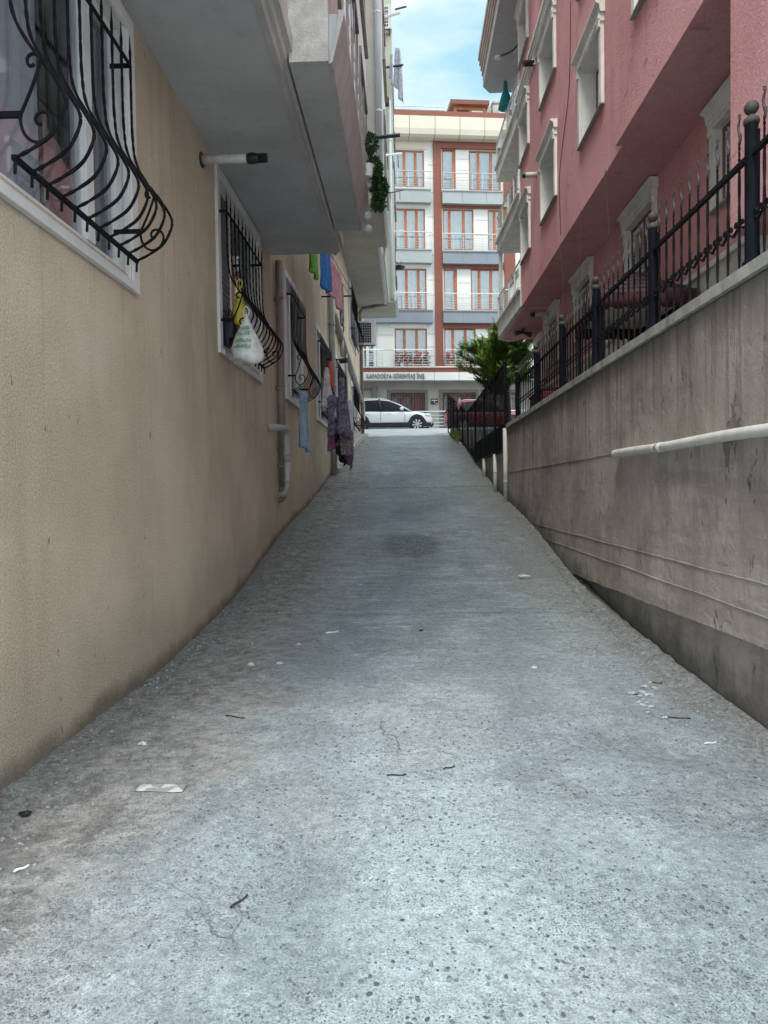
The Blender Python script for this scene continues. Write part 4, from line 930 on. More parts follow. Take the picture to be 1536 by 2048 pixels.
b.quad((X1,0,zG),(X1,11,zG),(X1,11,fz(232)),(X1,0,fz(232))); b.quad((X0,0,zG),(X0,0,fz(232)),(X0,11,fz(232)),(X0,11,zG)); b.quad((X0,11,0),(X0,11,fz(232)),(X1,11,fz(232)),(X1,11,0)); b.quad((X0,0,fz(232)),(X1,0,fz(232)),(X1,11,fz(232)),(X0,11,fz(232)))
b.build('wall', [M['panel'], M['dark2']], FBL, local=True)
b = MB(); b.holes((X0,.55,-.3),(1,0,0),(0,0,1), X1-X0, zG+.3, [(p-X0,q-X0,r_+.3,s+.3) for p,q,r_,s in GWn], .5, (0,-1,0), 0, 0, 1, .12)
b.quad((X0,0,zG-.002),(X0,.56,zG-.002),(X1,.56,zG-.002),(X1,0,zG-.002)); b.quad((X1,.55,-.3),(X1,11,-.3),(X1,11,zG),(X1,.55,zG))
b.build('ground_floor_wall', [M['groundw'], M['dark']], FBL, local=True)
# panel joints of the cladding, thin grey strips standing proud
b = MB()
for u in (862,):
    for v in (330,356,385,434,470,510,560,590,640,668,694,712): 
        a, z = fb(855, v); a2, _ = fb(869, v); b.box(a,a2,-.006,-.001,z-.012,z+.012)
for v in (310,345,433,458,560,600,670,700): a, z = fb(757, v); b.box(a,fb(786,v)[0],-.006,-.001,z-.012,z+.012)
for u0,u1,vs_ in ((913,937,(318,340,360)),(949,975,(440,470)),(916,940,(566,596)),(953,976,(680,705))):
    for v in vs_: a, z = fb(u0,v); b.box(a,fb(u1,v)[0],-.006,-.001,z-.012,z+.012)
b.build('panel_joints', M['greyband'], FBL, local=True)
# red-brown column and bands
b = MB(); c0, c1 = fx(869.5), fx(885); b.box(c0,c1,-.14,0,zF,fz(284)); k0, k1 = fx(1009), fx(1030); b.box(k0,k1,-.14,0,zF,fz(284))
b.box(c1,k0,-.13,0,fz(297),fz(284))
for v0, v1 in ((405,416),(524,537),(645,657)): b.box(c1,k0,-.10,0,fz(v1),fz(v0))
b.box(X0,X1,-.30,0,zF,fz(737.5)); 
b.build('cladding', M['terra'], FBL, local=True)
b = MB(); z = zF+.2
while z < fz(284): b.box(c0-.002,c1+.002,-.143,-.139,z,z+.012); b.box(k0-.002,k1+.002,-.143,-.139,z,z+.012); z += .22
b.build('cladding_joints', M['brownframe'], FBL, local=True)
b = MB(); b.box(X0,X1,-.36,-.30,zF+.02+(fz(737.5)-zF),zF+.09+(fz(737.5)-zF)); b.box(X0,fx(869),-.36,0,fz(737.5)+.003,fz(737.5)+.06); b.build('ledge', M['pvc'], FBL, local=True)
b = MB(); b.box(X0,X1,-.32,0,zG,zF-.004)
b.build('name_fascia', M['panel'], FBL, local=True)
b = MB(); u = 769
while u < 1030: a = fx(u,754); b.box(a-.012,a+.012,-.324,-.319,zG,zF-.004); u += 49
b.build('fascia_joints', M['frame_dk'], FBL, local=True)
# lettering
me = LETTER_MESH
xs_ = [v.co.x for v in me.vertices]; capz = [v.co.y for v in me.vertices]
L0, L1 = fb(733,754,-.33)[0], fb(850.5,754,-.33)[0]; hcap = fz(749.6)-fz(758.3); kx = (L1-L0)/(max(xs_)-min(xs_)); kz = hcap/.70
for v in me.vertices:
    x, y_, z_ = v.co; v.co = ((x-min(xs_))*kx+L0, -.335-z_, fz(758.3)+y_*kz)
me.materials.append(M['letter']); lo = bpy.data.objects.new('lettering', me); COL.objects.link(lo); lo.parent = FBL
tag(lo, 'raised grey capital letters reading KAPADOKYA G\u00d6RENTA\u015e \u0130N\u015e.')
# bands under the balconies
def band(u0,u1,v0,v1,mat,dep=.34,joints=()):
    b = MB(); um = (u0+u1)/2; a0, a1 = fb(u0,v0,-dep)[0], fb(u1,v0,-dep)[0]; z1, z0 = fb(um,v0,-dep)[1], fb(um,v1,-dep)[1]
    b.box(a0,a1,-dep,-.001,z0,z1-.07); b.box(a0,a1,-dep-.05,-.001,z1-.068,z1); b.box(a0-.0,a1+.0,-dep-.03,-.001,z0-.05,z0-.002)
    o = b.build('balcony_band', mat, FBL, local=True)
    j = MB()
    for u in joints: a = fb(u,v0)[0]; j.box(a-.012,a+.012,-dep-.004,-dep+.001,z0,z1-.07)
    if joints: j.build('band_joints', M['frame_dk'], o, local=True)
    # rail
    r_ = MB(); zt = z1+.98
    r_.tube([(a0,-dep,zt),(a1,-dep,zt)], .028, 6)
    for k in range(5): r_.tube([(a0,-dep+.01,z1+.13+.15*k),(a1,-dep+.01,z1+.13+.15*k)], .011, 5)
    n = max(2, round((a1-a0)/.62))
    for k in range(n+1): x = a0+.04+(a1-a0-.08)*k/n; r_.tube([(x,-dep,z1),(x,-dep,zt)], .016, 5)
    r_.build('railing', M['steel'], o, local=True)
band(728,862,376,402,M['greylite']); band(728,864,497,523,M['greylite']); band(728,866,619,643,M['greyband'])
band(885,1006,381,406,M['greylite'],.34,(922,970)); band(886,1006,502,526,M['greyband'],.34,(923,971)); band(887,1006,621,644,M['greyband'],.34,(924,973))
for u0,u1 in ((725,766),(786,863),(888,1006)):     # rails of the lowest row
    a0,a1 = fx(u0,720), fx(u1,720); z1 = fz(737.5)+.06; r_ = MB()
    r_.tube([(a0,-.33,z1+.98),(a1,-.33,z1+.98)], .028, 6); n = max(2, round((a1-a0)/.62))
    for k in range(5): r_.tube([(a0,-.33,z1+.13+.15*k),(a1,-.33,z1+.13+.15*k)], .011, 5)
    for k in range(n+1): x = a0+.04+(a1-a0-.08)*k/n; r_.tube([(x,-.33,z1),(x,-.33,z1+.98)], .016, 5)
    r_.build('railing', M['steel'], FBL, local=True)
# windows
for a,b_,c,d,div,cur in FW:
    a += .02; b_ -= .02; f = MB(); t = .075; fr = M['woodframe'] if cur else M['pvc']
    f.box(a,a+t,.05,.13,c,d); f.box(b_-t,b_,.05,.13,c,d); f.box(a+t,b_-t,.052,.128,c,c+t); f.box(a+t,b_-t,.052,.128,d-t,d)
    for q in div: x = a+(b_-a)*q; f.box(x-.075,x+.075,.045,.135,c+t,d-t)
    w_ = f.build('window', fr, FBL, local=True)
    f = MB(); f.box(a+.03,b_-.03,.085,.095,c+.03,d-.03); f.build('pane', M['glass_far'], w_, local=True)
    if cur:
        f = MB(); n = 44; vs = []; ph = random.uniform(0,6)
        for k in range(n+1):
            x = a+(b_-a)*k/n; yy_ = .27+.035*math.sin(x*19+ph+math.sin(x*4)); vs += [(x,yy_,c),(x,yy_,d)]
        f.add(vs,[(2*k,2*k+2,2*k+3,2*k+1) for k in range(n)]); f.build('curtain', M[cur], w_, smooth=True, local=True)
for k,(v0,v1,mat) in enumerate(((287,299,M['panel_sunlit']),(405,416,M['panel']),(526,536,M['panel']),(646,656,M['panel']))):
    b = MB(); b.box(fx(780,v0),fx(852,v0),-.05,-.001,fz(v1),fz(v0)); b.build('shutter_box', mat, FBL, local=True)
# top fascia with rolled lower lip, red-brown parapet
zA, zB = fz(284,870), fb(870,232,-.72)[1]; b = MB()
pf = [(0,zA),(-.50,zA+.02),(-.66,zA+.12),(-.72,zA+.42),(-.72,zB),(0,zB)]
b.prism(pf, 0, X0, X1); b.build('top_fascia', M['panel_sunlit'], FBL, local=True)
b = MB()
for u in (767,815.5,866,915,964,1013):
    a = fx(u,250)
    for (p,q) in zip(pf[:4], pf[1:5]):
        b.add([(a-.014,p[0]-.004,p[1]-.002),(a+.014,p[0]-.004,p[1]-.002),(a+.014,q[0]-.004,q[1]-.002),(a-.014,q[0]-.004,q[1]-.002)],[(0,1,2,3)])
b.build('fascia_joints', M['brownframe'], FBL, local=True)
b = MB(); b.box(X0,X1,-.70,-.4,zB+.002,fb(870,221.5,-.7)[1]); b.build('parapet', M['terra'], FBL, local=True)
b = MB(); zr = fb(870,222,-.6)[1]; x0_, x1_ = X0, fb(884,215,.2)[0]
for h in (.28,.10): b.tube([(x0_,-.5,zr+h),(x1_,-.5,zr+h)], .022, 6)
k = X0
while k < x1_: b.tube([(k,-.5,zr),(k,-.5,zr+.28)], .02, 5); k += 1.6
b.build('roof_railing', M['steel'], FBL, local=True)
# dormer
D0, D1 = fb(908,215,.6)[0], fb(972,215,.6)[0]; zd0, zd1 = zB-.2, fb(930,212.5,.6)[1]
b = MB(); b.box(D0,D1,.7,4,zd0,zd1); dm = b.build('dormer', M['dark2'], FBL, local=True)
b = MB(); t = .16
for x in (D0,(D0+D1)/2-.08,D1-t): b.box(x,x+t,.6,.7,zd0,zd1)
b.box(D0+t,D1-t,.61,.69,zd1-.2,zd1); b.build('dormer_frame', M['woodframe'], dm, local=True)
b = MB(); b.box((D0+D1)/2+.1,D1-.18,.64,.66,zd0,zd1-.22); b.build('dormer_blind', M['panel'], dm, local=True)
b = MB(); b.prism([(.35,zd1+.01),(4.2,zd1+.1),(4.2,zd1+.3),(.35,zd1+.26)], 0, D0-.25, D1+.15); b.build('dormer_roof', M['brownframe'], dm, local=True)
c0_, c1_ = fb(986,220,1.2)[0], fb(999,220,1.2)[0]; b = MB(); b.box(c0_,c1_,1.2,2,zB-.2,fb(990,207,1.2)[1]); b.box(c0_-.06,c1_+.06,1.14,2.06,fb(990,207,1.2)[1]+.001,fb(990,207,1.2)[1]+.1); b.box(fb(974,220,1.2)[0],c0_-.05,1.4,1.9,zB-.2,fb(990,211,1.2)[1]); b.build('chimney', M['kerb'], FBL, local=True)
# ground floor windows with bars, plaque
for a,b_,c,d in GWn:
    f = MB(); t = .17; y = .55
    f.box(a-t,a,y-.06,y-.001,c,d+t); f.box(b_,b_+t,y-.06,y-.001,c,d+t); f.box(a,b_,y-.06,y-.001,d,d+t); w_ = f.build('window', M['frame_dk'], FBL, local=True)
    f = MB(); 
    for x in (a+.06,a+(b_-a)*.30,a+(b_-a)*.66,b_-.06): f.box(x-.06,x+.06,y+.05,y+.12,c,d)
    f.box(a,b_,y+.052,y+.118,d-.12,d); f.build('sash', M['brownframe'], w_, local=True)
    f = MB(); f.box(a+.02,b_-.02,y+.08,y+.09,c,d-.05); f.build('pane', M['glass'], w_, local=True)
    for s0,s1,mt in ((.04,.28,'curtain'),(.34,.64,'curtain_grey'),(.68,.97,'curtain_red')):
        f = MB(); n = 14; vs = []
        for k in range(n+1): x = a+(b_-a)*(s0+(s1-s0)*k/n); vs += [(x,y+.26+.03*math.sin(k*1.9),c),(x,y+.26+.03*math.sin(k*1.9),d)]
        f.add(vs,[(2*k,2*k+2,2*k+3,2*k+1) for k in range(n)]); f.build('curtain', M[mt], w_, smooth=True, local=True)
    f = MB(); x = a+.1
    while x < b_-.05: f.tube([(x,y-.02,c),(x,y-.02,d-.02)], .012, 5); x += .17
    for z in (c+.3,c+1.2,d-.35): f.tube([(a,y-.02,z),(b_,y-.02,z)], .012, 5)
    f.build('window_bars', M['tip'], w_, local=True)
a0,z1 = fb(862,797.5,.5); a1,z0 = fb(876,808.5,.5); PQ = MB(); PQ.box(a0,a1,.51,.549,z0,z1); pq = PQ.build('plaque', M['black'], FBL, local=True); tag(pq, 'small black plaque with white marks')
f = MB(); hh = z1-z0; ww = a1-a0
f.box(a0+ww*.1,a1-ww*.1,.503,.509,z1-hh*.36,z1-hh*.22); f.box(a0+ww*.42,a0+ww*.6,.503,.509,z1-hh*.68,z1-hh*.5); f.box(a1-ww*.32,a1-ww*.08,.503,.509,z0+hh*.08,z0+hh*.2); f.build('plaque_marks', M['pvc'], pq, local=True)
b = MB(); a = fx(745,790); b.box(a,a+.32,.35,.549,-.2,zG-.3); b.box(X0,a,.40,.54,fz(777),fz(774)); b.build('entrance_pillar', M['frame_dk'], FBL, local=True)

# railing along the pavement in front of the house
SR = thing('street_railing', 'low steel railing along the pavement in front of the panelled house', 'railing', (0,40.6,4.78))
b = MB()
for z in (5.0,5.2,5.4,5.6,5.8): b.tube([(-4,40.5,z),(7,41.3,z)], .014, 5)
b.tube([(-4,40.5,6.02),(7,41.3,6.02)], .04, 8); b.build('rail', M['steel'], SR)
for k in range(9): b = MB(); b.tube([(-4+1.35*k,40.5+.098*k,4.78),(-4+1.35*k,40.5+.098*k,6.02)], .03, 6); b.build('post', M['steel'], SR)

# ================================================================ CARS
M['carwhite'] = mk('white_car_paint', (.70,.72,.73), .02, 1, .25, coat=.6); M['carred'] = mk('red_car_paint', (.25,.012,.025), .04, 1, .25, coat=.8)
M['cargl'] = mk('dark_car_glass', (.018,.022,.027), .15, 3, .3, spec=.06); M['clad'] = mk('black_car_cladding', (.022,.023,.025), .1, 10, .6); M['tyre'] = mk('tyre_rubber', (.018,.018,.019), .2, 14, .85)
M['rim'] = mk('alloy_rim', (.6,.61,.62), .05, 10, .3, metal=.7); M['lampglass'] = mk('headlamp_glass', (.65,.68,.7), .1, 20, .1, coat=.8); M['taillamp'] = mk('tail_lamp', (.4,.02,.02), .1, 20, .2, coat=.6)
def car(name, label, loc, rz, paint, K=1.1, seed=0):
    T = thing(name, label, 'car', loc, rz)                       # local: +x forward, y to its left, z up
    S = lambda v: [Vector(p)*K for p in v]
    # body below the belt: stations (x, halfwidth, zbottom, zbelt)
    st = [(-2.14,.60,.42,.80),(-2.10,.74,.34,.92),(-1.95,.85,.28,1.0),(-1.4,.89,.25,1.02),(-.6,.895,.24,1.0),(.3,.895,.24,.98),(1.0,.89,.24,.97),(1.45,.875,.25,.93),(1.8,.82,.27,.84),(2.02,.70,.30,.72),(2.12,.52,.36,.62)]
    b = MB(); vs = []; m = 12
    for x,w_,zb,zt in st:
        h = zt-zb; pr = [(0,zb),(w_*.86,zb),(w_*.97,zb+h*.12),(w_,zb+h*.42),(w_*.99,zb+h*.68),(w_*.955,zb+h*.90),(w_*.86,zt),(w_*.45,zt+.035),(0,zt+.045)]
        ring = [( y,z) for y,z in pr]+[(-y,z) for y,z in pr[-2:0:-1]]
        vs += [(x,y,z) for y,z in ring]
    nr = len(vs)//len(st)
    b.add(S(vs), [(j*nr+i,(j+1)*nr+i,(j+1)*nr+(i+1)%nr,j*nr+(i+1)%nr) for j in range(len(st)-1) for i in range(nr)]+[tuple(range(nr)),tuple((len(st)-1)*nr+i for i in range(nr-1,-1,-1))])
    body = b.build('body', paint, T, smooth=True, local=True, sub=1, weld=True)
    # cabin: glass volume, then roof and pillars over it
    top = [(-2.02,.80,1.0,.70,1.12),(-1.86,.80,1.0,.64,1.36),(-1.55,.81,1.0,.61,1.50),(-1.0,.82,1.0,.60,1.56),(-.5,.82,.99,.60,1.57),(-.1,.82,.98,.595,1.53),(.45,.81,.975,.63,1.30),(1.02,.79,.97,.72,1.03)]
    b = MB(); vs = []
    for x,w0,z0,w1,z1 in top: vs += [(x,w0,z0-.04),(x,w0-(w0-w1)*.55,z0+(z1-z0)*.62),(x,w1,z1),(x,-w1,z1),(x,-w0+(w0-w1)*.55,z0+(z1-z0)*.62),(x,-w0,z0-.04)]
    b.add(S(vs), [(j*6+i,j*6+(i+1)%6,(j+1)*6+(i+1)%6,(j+1)*6+i) for j in range(len(top)-1) for i in range(6)]+[(5,4,3,2,1,0),tuple((len(top)-1)*6+i for i in range(6))])
    b.build('windows', M['cargl'], T, smooth=False, local=True, weld=True)
    b = MB(); vs = []
    rf = [(-2.06,.70,1.10)]+[(x,w1,z1) for x,_,_,w1,z1 in top[1:6]]+[(.02,.60,1.485)]
    for x,w1,z1 in rf: vs += [(x,w1+.03,z1-.045),(x,w1+.012,z1+.012),(x,w1*.6,z1+.034),(x,-w1*.6,z1+.034),(x,-w1-.012,z1+.012),(x,-w1-.03,z1-.045)]
    b.add(S(vs), [(j*6+i,j*6+i+1,(j+1)*6+i+1,(j+1)*6+i) for j in range(len(rf)-1) for i in range(5)]); b.build('roof', paint, T, smooth=True, local=True)
    def strip(pts, wdt, mat, nm):                                # pillar lying on both cabin sides
        for s in (1,-1):
            q = MB()
            P_ = [Vector((p[0],s*(p[1]+.012),p[2]))*K for p in pts]
            q.tube(P_, wdt*K, 6); q.build(nm, mat, T, smooth=True, local=True)
    side = lambda x,f: None
    def on(x, f):
        for (a,b2) in zip(top, top[1:]):
            if a[0] <= x <= b2[0]:
                t = (x-a[0])/(b2[0]-a[0]); w0,z0,w1,z1 = [a[i]+(b2[i]-a[i])*t for i in (1,2,3,4)]
                return (x, w0+(w1-w0)*f*(.55+.45*f), z0+(z1-z0)*f)
    strip([on(1.0,.05),(.47,.645,1.295),(-.06,.60,1.51)], .034, paint, 'front_pillar'); strip([on(-.38,.0),on(-.43,.5),on(-.46,.98)], .045, M['clad'], 'middle_pillar'); strip([on(-1.98,.0),on(-1.6,.55),on(-1.35,.97)], .085, paint, 'rear_pillar')
    strip([on(-1.15,.0),on(-1.2,.5),on(-1.22,.9)], .02, M['clad'], 'rear_quarter_pillar')
    strip([(-1.35,.60,1.565),(-1.2,.60,1.60),(-.3,.60,1.605),(-.1,.60,1.55)], .018, M['rim'], 'roof_rail')
    for s in (1,-1):
        # lower cladding and arches
        q = MB(); vs = []
        for x in [-2.0+.1*i for i in range(41)]:
            r_ = lambda cx: max(0, .41**2-(x-cx)**2)**.5
            zt = max(.42, .33+r_(-1.31)+.06 if abs(x+1.31)<.41 else 0, .33+r_(1.33)+.06 if abs(x-1.33)<.41 else 0); zt = max(.42, zt)
            w_ = lerp([(p[0],p[1]) for p in st], x); vs += [(x,s*(w_+.004),.25),(x,s*(w_+.012),zt),(x,s*(w_-.10),.23)]
        q.add(S(vs), [f_ for j in range(40) for f_ in ((j*3,j*3+3,j*3+4,j*3+1),(j*3+2,j*3+5,j*3+3,j*3))]); q.build('sill_cladding', M['clad'], T, local=True)
        q = MB(); 
        for x in (-.40,.74,-1.22): q.tube([(x*K,s*(.897*K),.44*K),(x*K,s*(.902*K),.7*K),(x*K,s*(.868*K),.95*K)], .006*K, 4)
        q.build('door_gap', M['clad'], T, local=True)
        for x in (.02,-1.0): q = MB(); q.box((x-.11)*K,(x+.11)*K,(.885 if s>0 else -.915)*K,(.915 if s>0 else -.885)*K,.83*K,.865*K); q.build('door_handle', paint, T, local=True, bevel=.01)
        q = MB(); q.ball((.60*K,s*1.0*K,1.06*K), .1*K, 10, sx=1.0, sy=.95, sz=.72); q.tube([(.66*K,s*.80*K,1.0*K),(.64*K,s*.95*K,1.04*K)], .03*K, 6); q.build('mirror', paint, T, smooth=True, local=True)
        q = MB(); q.ball((1.80*K,s*.70*K,.77*K), .17*K, 12, sx=1.15, sy=.75, sz=.5); q.build('headlight', M['lampglass'], T, smooth=True, local=True)
        q = MB(); q.ball((-2.05*K,s*.66*K,.92*K), .15*K, 10, sx=.5, sy=.85, sz=.9); q.build('tail_light', M['taillamp'], T, smooth=True, local=True)
        for cx in (-1.31,1.33):
            q = MB(); R_, c_ = .335*K, Vector((cx*K, 0, .335*K)); y0, y1 = s*.70*K, s*.905*K
            q.tube([(c_.x,y0,c_.z),(c_.x,y1-s*.02,c_.z),(c_.x,y1,c_.z)], [R_,R_,R_*.93], 24); w_ = q.build('wheel', M['tyre'], T, local=True)
            q = MB(); q.tube([(c_.x,y1-s*.004,c_.z),(c_.x,y1+s*.004,c_.z)], R_*.70, 24); q.build('rim_back', M['clad'], w_, local=True)
            q = MB()
            for k in range(8):
                a = 2*math.pi*k/8+.2; d = Vector((math.cos(a),0,math.sin(a))); e = Vector((-math.sin(a),0,math.cos(a))); yv = Vector((0,y1+s*.009,0))
                p0 = Vector((c_.x,0,c_.z)); q.add([p0+d*R_*.12-e*R_*.05+yv,p0+d*R_*.68-e*R_*.13+yv,p0+d*R_*.68+e*R_*.13+yv,p0+d*R_*.12+e*R_*.05+yv],[(0,1,2,3)])
            q.tube([(c_.x,y1+s*.004,c_.z),(c_.x,y1+s*.014,c_.z)], R_*.16, 12)
            q.build('rim', M['rim'], w_, local=True)
    q = MB(); q.box(2.02*K,2.14*K,-.42*K,.42*K,.30*K,.46*K); q.build('front_bumper', M['clad'], T, local=True, bevel=.03)
    return T
car('parked_car', 'white crossover car parked across the top of the ramp', (-.92,38.5,4.645), 0.03, M['carwhite'], 1.11)
car('parked_car', 'red hatchback parked behind the black screened fence', (4.25,38.3,4.60), .06, M['carred'], 1.02)
# ================================================================ PLANTS
random.seed(11)
def leafmat(name, c0, c1, scale=3.0):
    m, n, l, b = new_mat(name); g = G(m); oi = n.new('ShaderNodeNewGeometry')
    col = g.mix(oi.outputs['Random Per Island'], c0, c1); col = g.mix(g.math('MULTIPLY', g.ramp(g.noise(scale, 3), .35, .65), .55), col, mul(c0, .55))
    l.new(col, b.inputs['Base Color']); b.inputs['Roughness'].default_value = .6; b.inputs['Specular IOR Level'].default_value = .3
    return m
M['cypress'] = leafmat('cypress_leaf', (.06,.15,.028), (.25,.39,.06)); M['leaf'] = leafmat('dark_green_leaf', (.03,.085,.03), (.085,.17,.06)); M['weed'] = leafmat('weed_leaf', (.09,.12,.03), (.20,.19,.06))
M['bark'] = mk('bark', (.05,.042,.036), .3, 12, .9, .6, 30, .01); M['terracotta'] = mk('terracotta', (.40,.17,.09), .12, 8, .8); M['potdark'] = mk('dark_blue_pot', (.02,.024,.04), .2, 8, .4)
M['petal'] = leafmat('red_pink_petals', (.62,.07,.10), (.70,.25,.30)); M['petalw'] = leafmat('white_petals', (.6,.58,.55), (.7,.68,.66))
def leaf(b, p, d, L, w, up=None):
    d = d.normalized(); s = d.cross(up or Vector((random.uniform(-1,1),random.uniform(-1,1),random.uniform(-1,1)))).normalized()*w
    b.add([p, p+d*L*.45+s, p+d*L, p+d*L*.45-s], [(0,1,2,3)])
TR = thing('cypress_tree', 'bushy bright green cypress tree in the front yard past the pink house', 'tree', (3.35,23.6,2.9))
b = MB(); b.tube(catmull([(3.40,23.6,2.85),(3.36,23.6,4.1),(3.30,23.55,5.0),(3.2,23.5,5.9),(3.1,23.5,6.5)],4), .13, 8, r1=.03); tk = b.build('trunk', M['bark'], TR, smooth=True)
b = MB(); L = MB()
for k in range(54):
    t = random.random(); z0 = 4.72+t*1.6; a = random.uniform(0, 2*math.pi); reach = (1.46-abs(t-.35)*1.0)*random.uniform(.55,1.1)
    o_ = Vector((3.22,23.55,z0)); d = Vector((math.cos(a)*1.06,math.sin(a),0)); n = 9
    pts = [o_+d*reach*(i/n)+Vector((0,0,(.16*(i/n)+.55*(i/n)**2)*(.95-.5*t)*reach*.8-.25*(1-t)*(i/n)*reach)) for i in range(n+1)]
    b.tube(pts, .022, 4, r1=.004)
    for i in range(2, n+1):
        p = pts[i]; dr = (pts[i]-pts[i-1]).normalized()
        for s in range(12):                                        # flat feathery sprays
            sp = (dr*1.0+Vector((random.uniform(-1,1),random.uniform(-1,1),random.uniform(-.2,.95)))*.85).normalized(); ln = random.uniform(.12,.40)
            q0 = p+Vector((random.uniform(-.07,.07),random.uniform(-.07,.07),random.uniform(-.05,.05)))
            upv = Vector((random.uniform(-.4,.4),random.uniform(-1,.2),1)).normalized(); sd_ = sp.cross(upv).normalized()
            for j in range(7):
                f = j/6; c_ = q0+sp*ln*f
                for sg in (1,-1): leaf(L, c_, sp*.8+sd_*sg*(1-f*.7), .075+.06*(1-f), .014, upv)
b.build('limbs', M['bark'], TR); L.build('crown', M['cypress'], TR)
b = MB()
for k in range(240):
    y = random.gauss(26.6,.7); p = Vector((1.86+random.uniform(-.12,.12), y, prof(y)+.02)); d = Vector((random.uniform(-.5,.4),random.uniform(-.5,.5),1)); leaf(b, p+d*random.uniform(0,.2), d, random.uniform(.12,.34), .022)
tag(b.build('weed', M['weed']), 'yellow-green weed growing at the foot of the black screened fence', 'plant')
# balcony plant on the end of the grey balcony
PL = thing('potted_plant', 'dark leafy plant spilling from pots over the end of the left balcony', 'plant', (-.42,9.3,5.5))
b = MB()
for c, r_, n in ((Vector((-.40,9.2,5.97)),(.07,.10,.11),260),(Vector((-.37,9.4,5.75)),(.09,.16,.13),460),(Vector((-.31,9.6,5.58)),(.10,.16,.13),560),(Vector((-.33,9.65,5.40)),(.08,.10,.09),240)):
    for k in range(n):
        v = Vector((random.gauss(0,1),random.gauss(0,1),random.gauss(0,1))).normalized()*random.random()**.4; p = c+Vector((v.x*r_[0],v.y*r_[1],v.z*r_[2])); leaf(b, p, v+Vector((0,0,-.25+random.uniform(-.5,.5))), random.uniform(.04,.068), .017)
b.build('foliage', M['leaf'], PL)
for nm,(x,y,z) in (('pot',(-.44,9.2,5.56)),('pot',(-.44,9.55,5.56))): b = MB(); b.lathe([(.05,0),(.07,.14),(.075,.15),(.06,.15)], (x,y,z), 12); b.build(nm, M['pvc'], PL, smooth=False)
for k,(y,z) in enumerate(((9.82,5.30),(9.9,5.15))):
    b = MB(); b.ball((-.49,y,z), .07, 10, sx=1, sy=1, sz=.85, jit=.06); o = b.build('plastic_bag', M['bagw'], smooth=True); tag(o, ('upper' if k == 0 else 'lower')+' of two bulging white bags tied under the end of the left balcony', 'bag', 'bags tied under the balcony')
# pots in the flowered window: placed on the ledge behind the lowest rails
zl = fz(737.5)+.065
def pot(u, kind, label, grp):
    x = fx(u,728); p = FO+FEX*x-FEY*.17; T = thing('flower_pot', label, 'flower pot', p+Vector((0,0,zl)), TH, grp)
    b = MB()
    if kind == 'trough': b.box(-.36,.36,-.1,.1,0,.2); b.build('pot', M['terracotta'], T, local=True, bevel=.015); W = .34
    else: b.lathe([(.07,0),(.11,.2),(.125,.2),(.125,.23),(.09,.23)], (0,0,0), 12); b.build('pot', M['terracotta'] if kind == 'clay' else M['pvc'], T, local=True); W = .1
    f = MB(); q = MB()
    for k in range(110 if kind == 'trough' else 60):
        v = Vector((random.uniform(-W,W)*1.15, random.uniform(-.12,.1), random.random()**1.3*.5)); leaf(f, v+Vector((0,0,.2)), Vector((random.uniform(-1,1),random.uniform(-1,.5),random.uniform(-.2,1))), .10, .035)
    for k in range(9 if kind == 'trough' else 4):
        c = Vector((random.uniform(-W,W)*1.1, random.uniform(-.14,.05), random.uniform(.38,.82)))
        for j in range(12): leaf(q, c, Vector((random.uniform(-1,1),random.uniform(-1,1),random.uniform(-1,1))), .10, .05)
    f.build('foliage', M['leaf'], T, local=True); q.build('flowers', M['petalw'] if random.random() < .25 else M['petal'], T, local=True)
for u,kd,lb in ((793,'clay','round clay pot of flowers at the left end of the flowered window'),(803,'white','white round flower pot second from the left in the flowered window'),(811,'clay','round clay pot between two white pots in the flowered window'),(819,'white','white round flower pot next to the troughs in the flowered window'),
                (829,'trough','terracotta trough of red flowers in the middle of the flowered window'),(846,'trough','terracotta trough of red flowers at the right end of the flowered window'),
                (893,'clay','round clay flower pot beside the red-brown column, right of it'),(905,'trough','terracotta trough of flowers behind the rail right of the red-brown column'),(932,'trough','terracotta flower trough half hidden by the cypress tree')):
    pot(u,kd,lb,'flower pots on the first floor ledge')

# ================================================================ CLOTHES, BAGS and small things on the left wall
def cloth(name, label, mat, pts_top, drop, group=None, cat='clothes', taper=.0, n=14, m=14, fold=.03, ph=0.0, kind=None, twist=0):
    """a hanging cloth: top edge polyline, DROP length (callable of s), with folds growing downwards"""
    b = MB(); vs = []; T = catmull(pts_top, max(2, n//max(1,len(pts_top)-1))); n = len(T)-1; c = sum(T, Vector())/len(T)
    for i, p in enumerate(T):
        s = i/n; d = drop(s) if callable(drop) else drop
        for j in range(m+1):
            t = j/m; q = p.lerp(Vector((c.x,c.y,p.z)), taper*t)
            q = q+Vector((fold*(.3+t)*math.sin(s*11+ph+t*1.5)+.4*fold*math.sin(s*23+t*4+ph), .5*fold*math.sin(t*6+s*5+ph)*t, -d*t+.012*math.sin(s*13+ph)*t))
            vs.append(q)
    b.add(vs, [(i*(m+1)+j,(i+1)*(m+1)+j,(i+1)*(m+1)+j+1,i*(m+1)+j+1) for i in range(n) for j in range(m)])
    o = b.build(name, M[mat], smooth=True); md = o.modifiers.new('th','SOLIDIFY'); md.thickness = .012; md.offset = 0
    return tag(o, label, cat, group)
GRP = 'clothes hung out on the left wall'
cloth('sweater', 'bright green cloth at the near end of the washing line under the grey overhang', 'green', [(-1.66,12.45,6.25),(-1.62,12.75,6.2),(-1.56,13.15,6.22)], lambda s: .72+.1*s, GRP, taper=.25)
cloth('sweater', 'blue top hanging between the green cloth and the pink cloth', 'blue', [(-1.57,13.3,6.35),(-1.52,13.75,6.32),(-1.46,14.25,6.35)], lambda s: .82+.12*math.sin(s*3), GRP, taper=.1, ph=1)
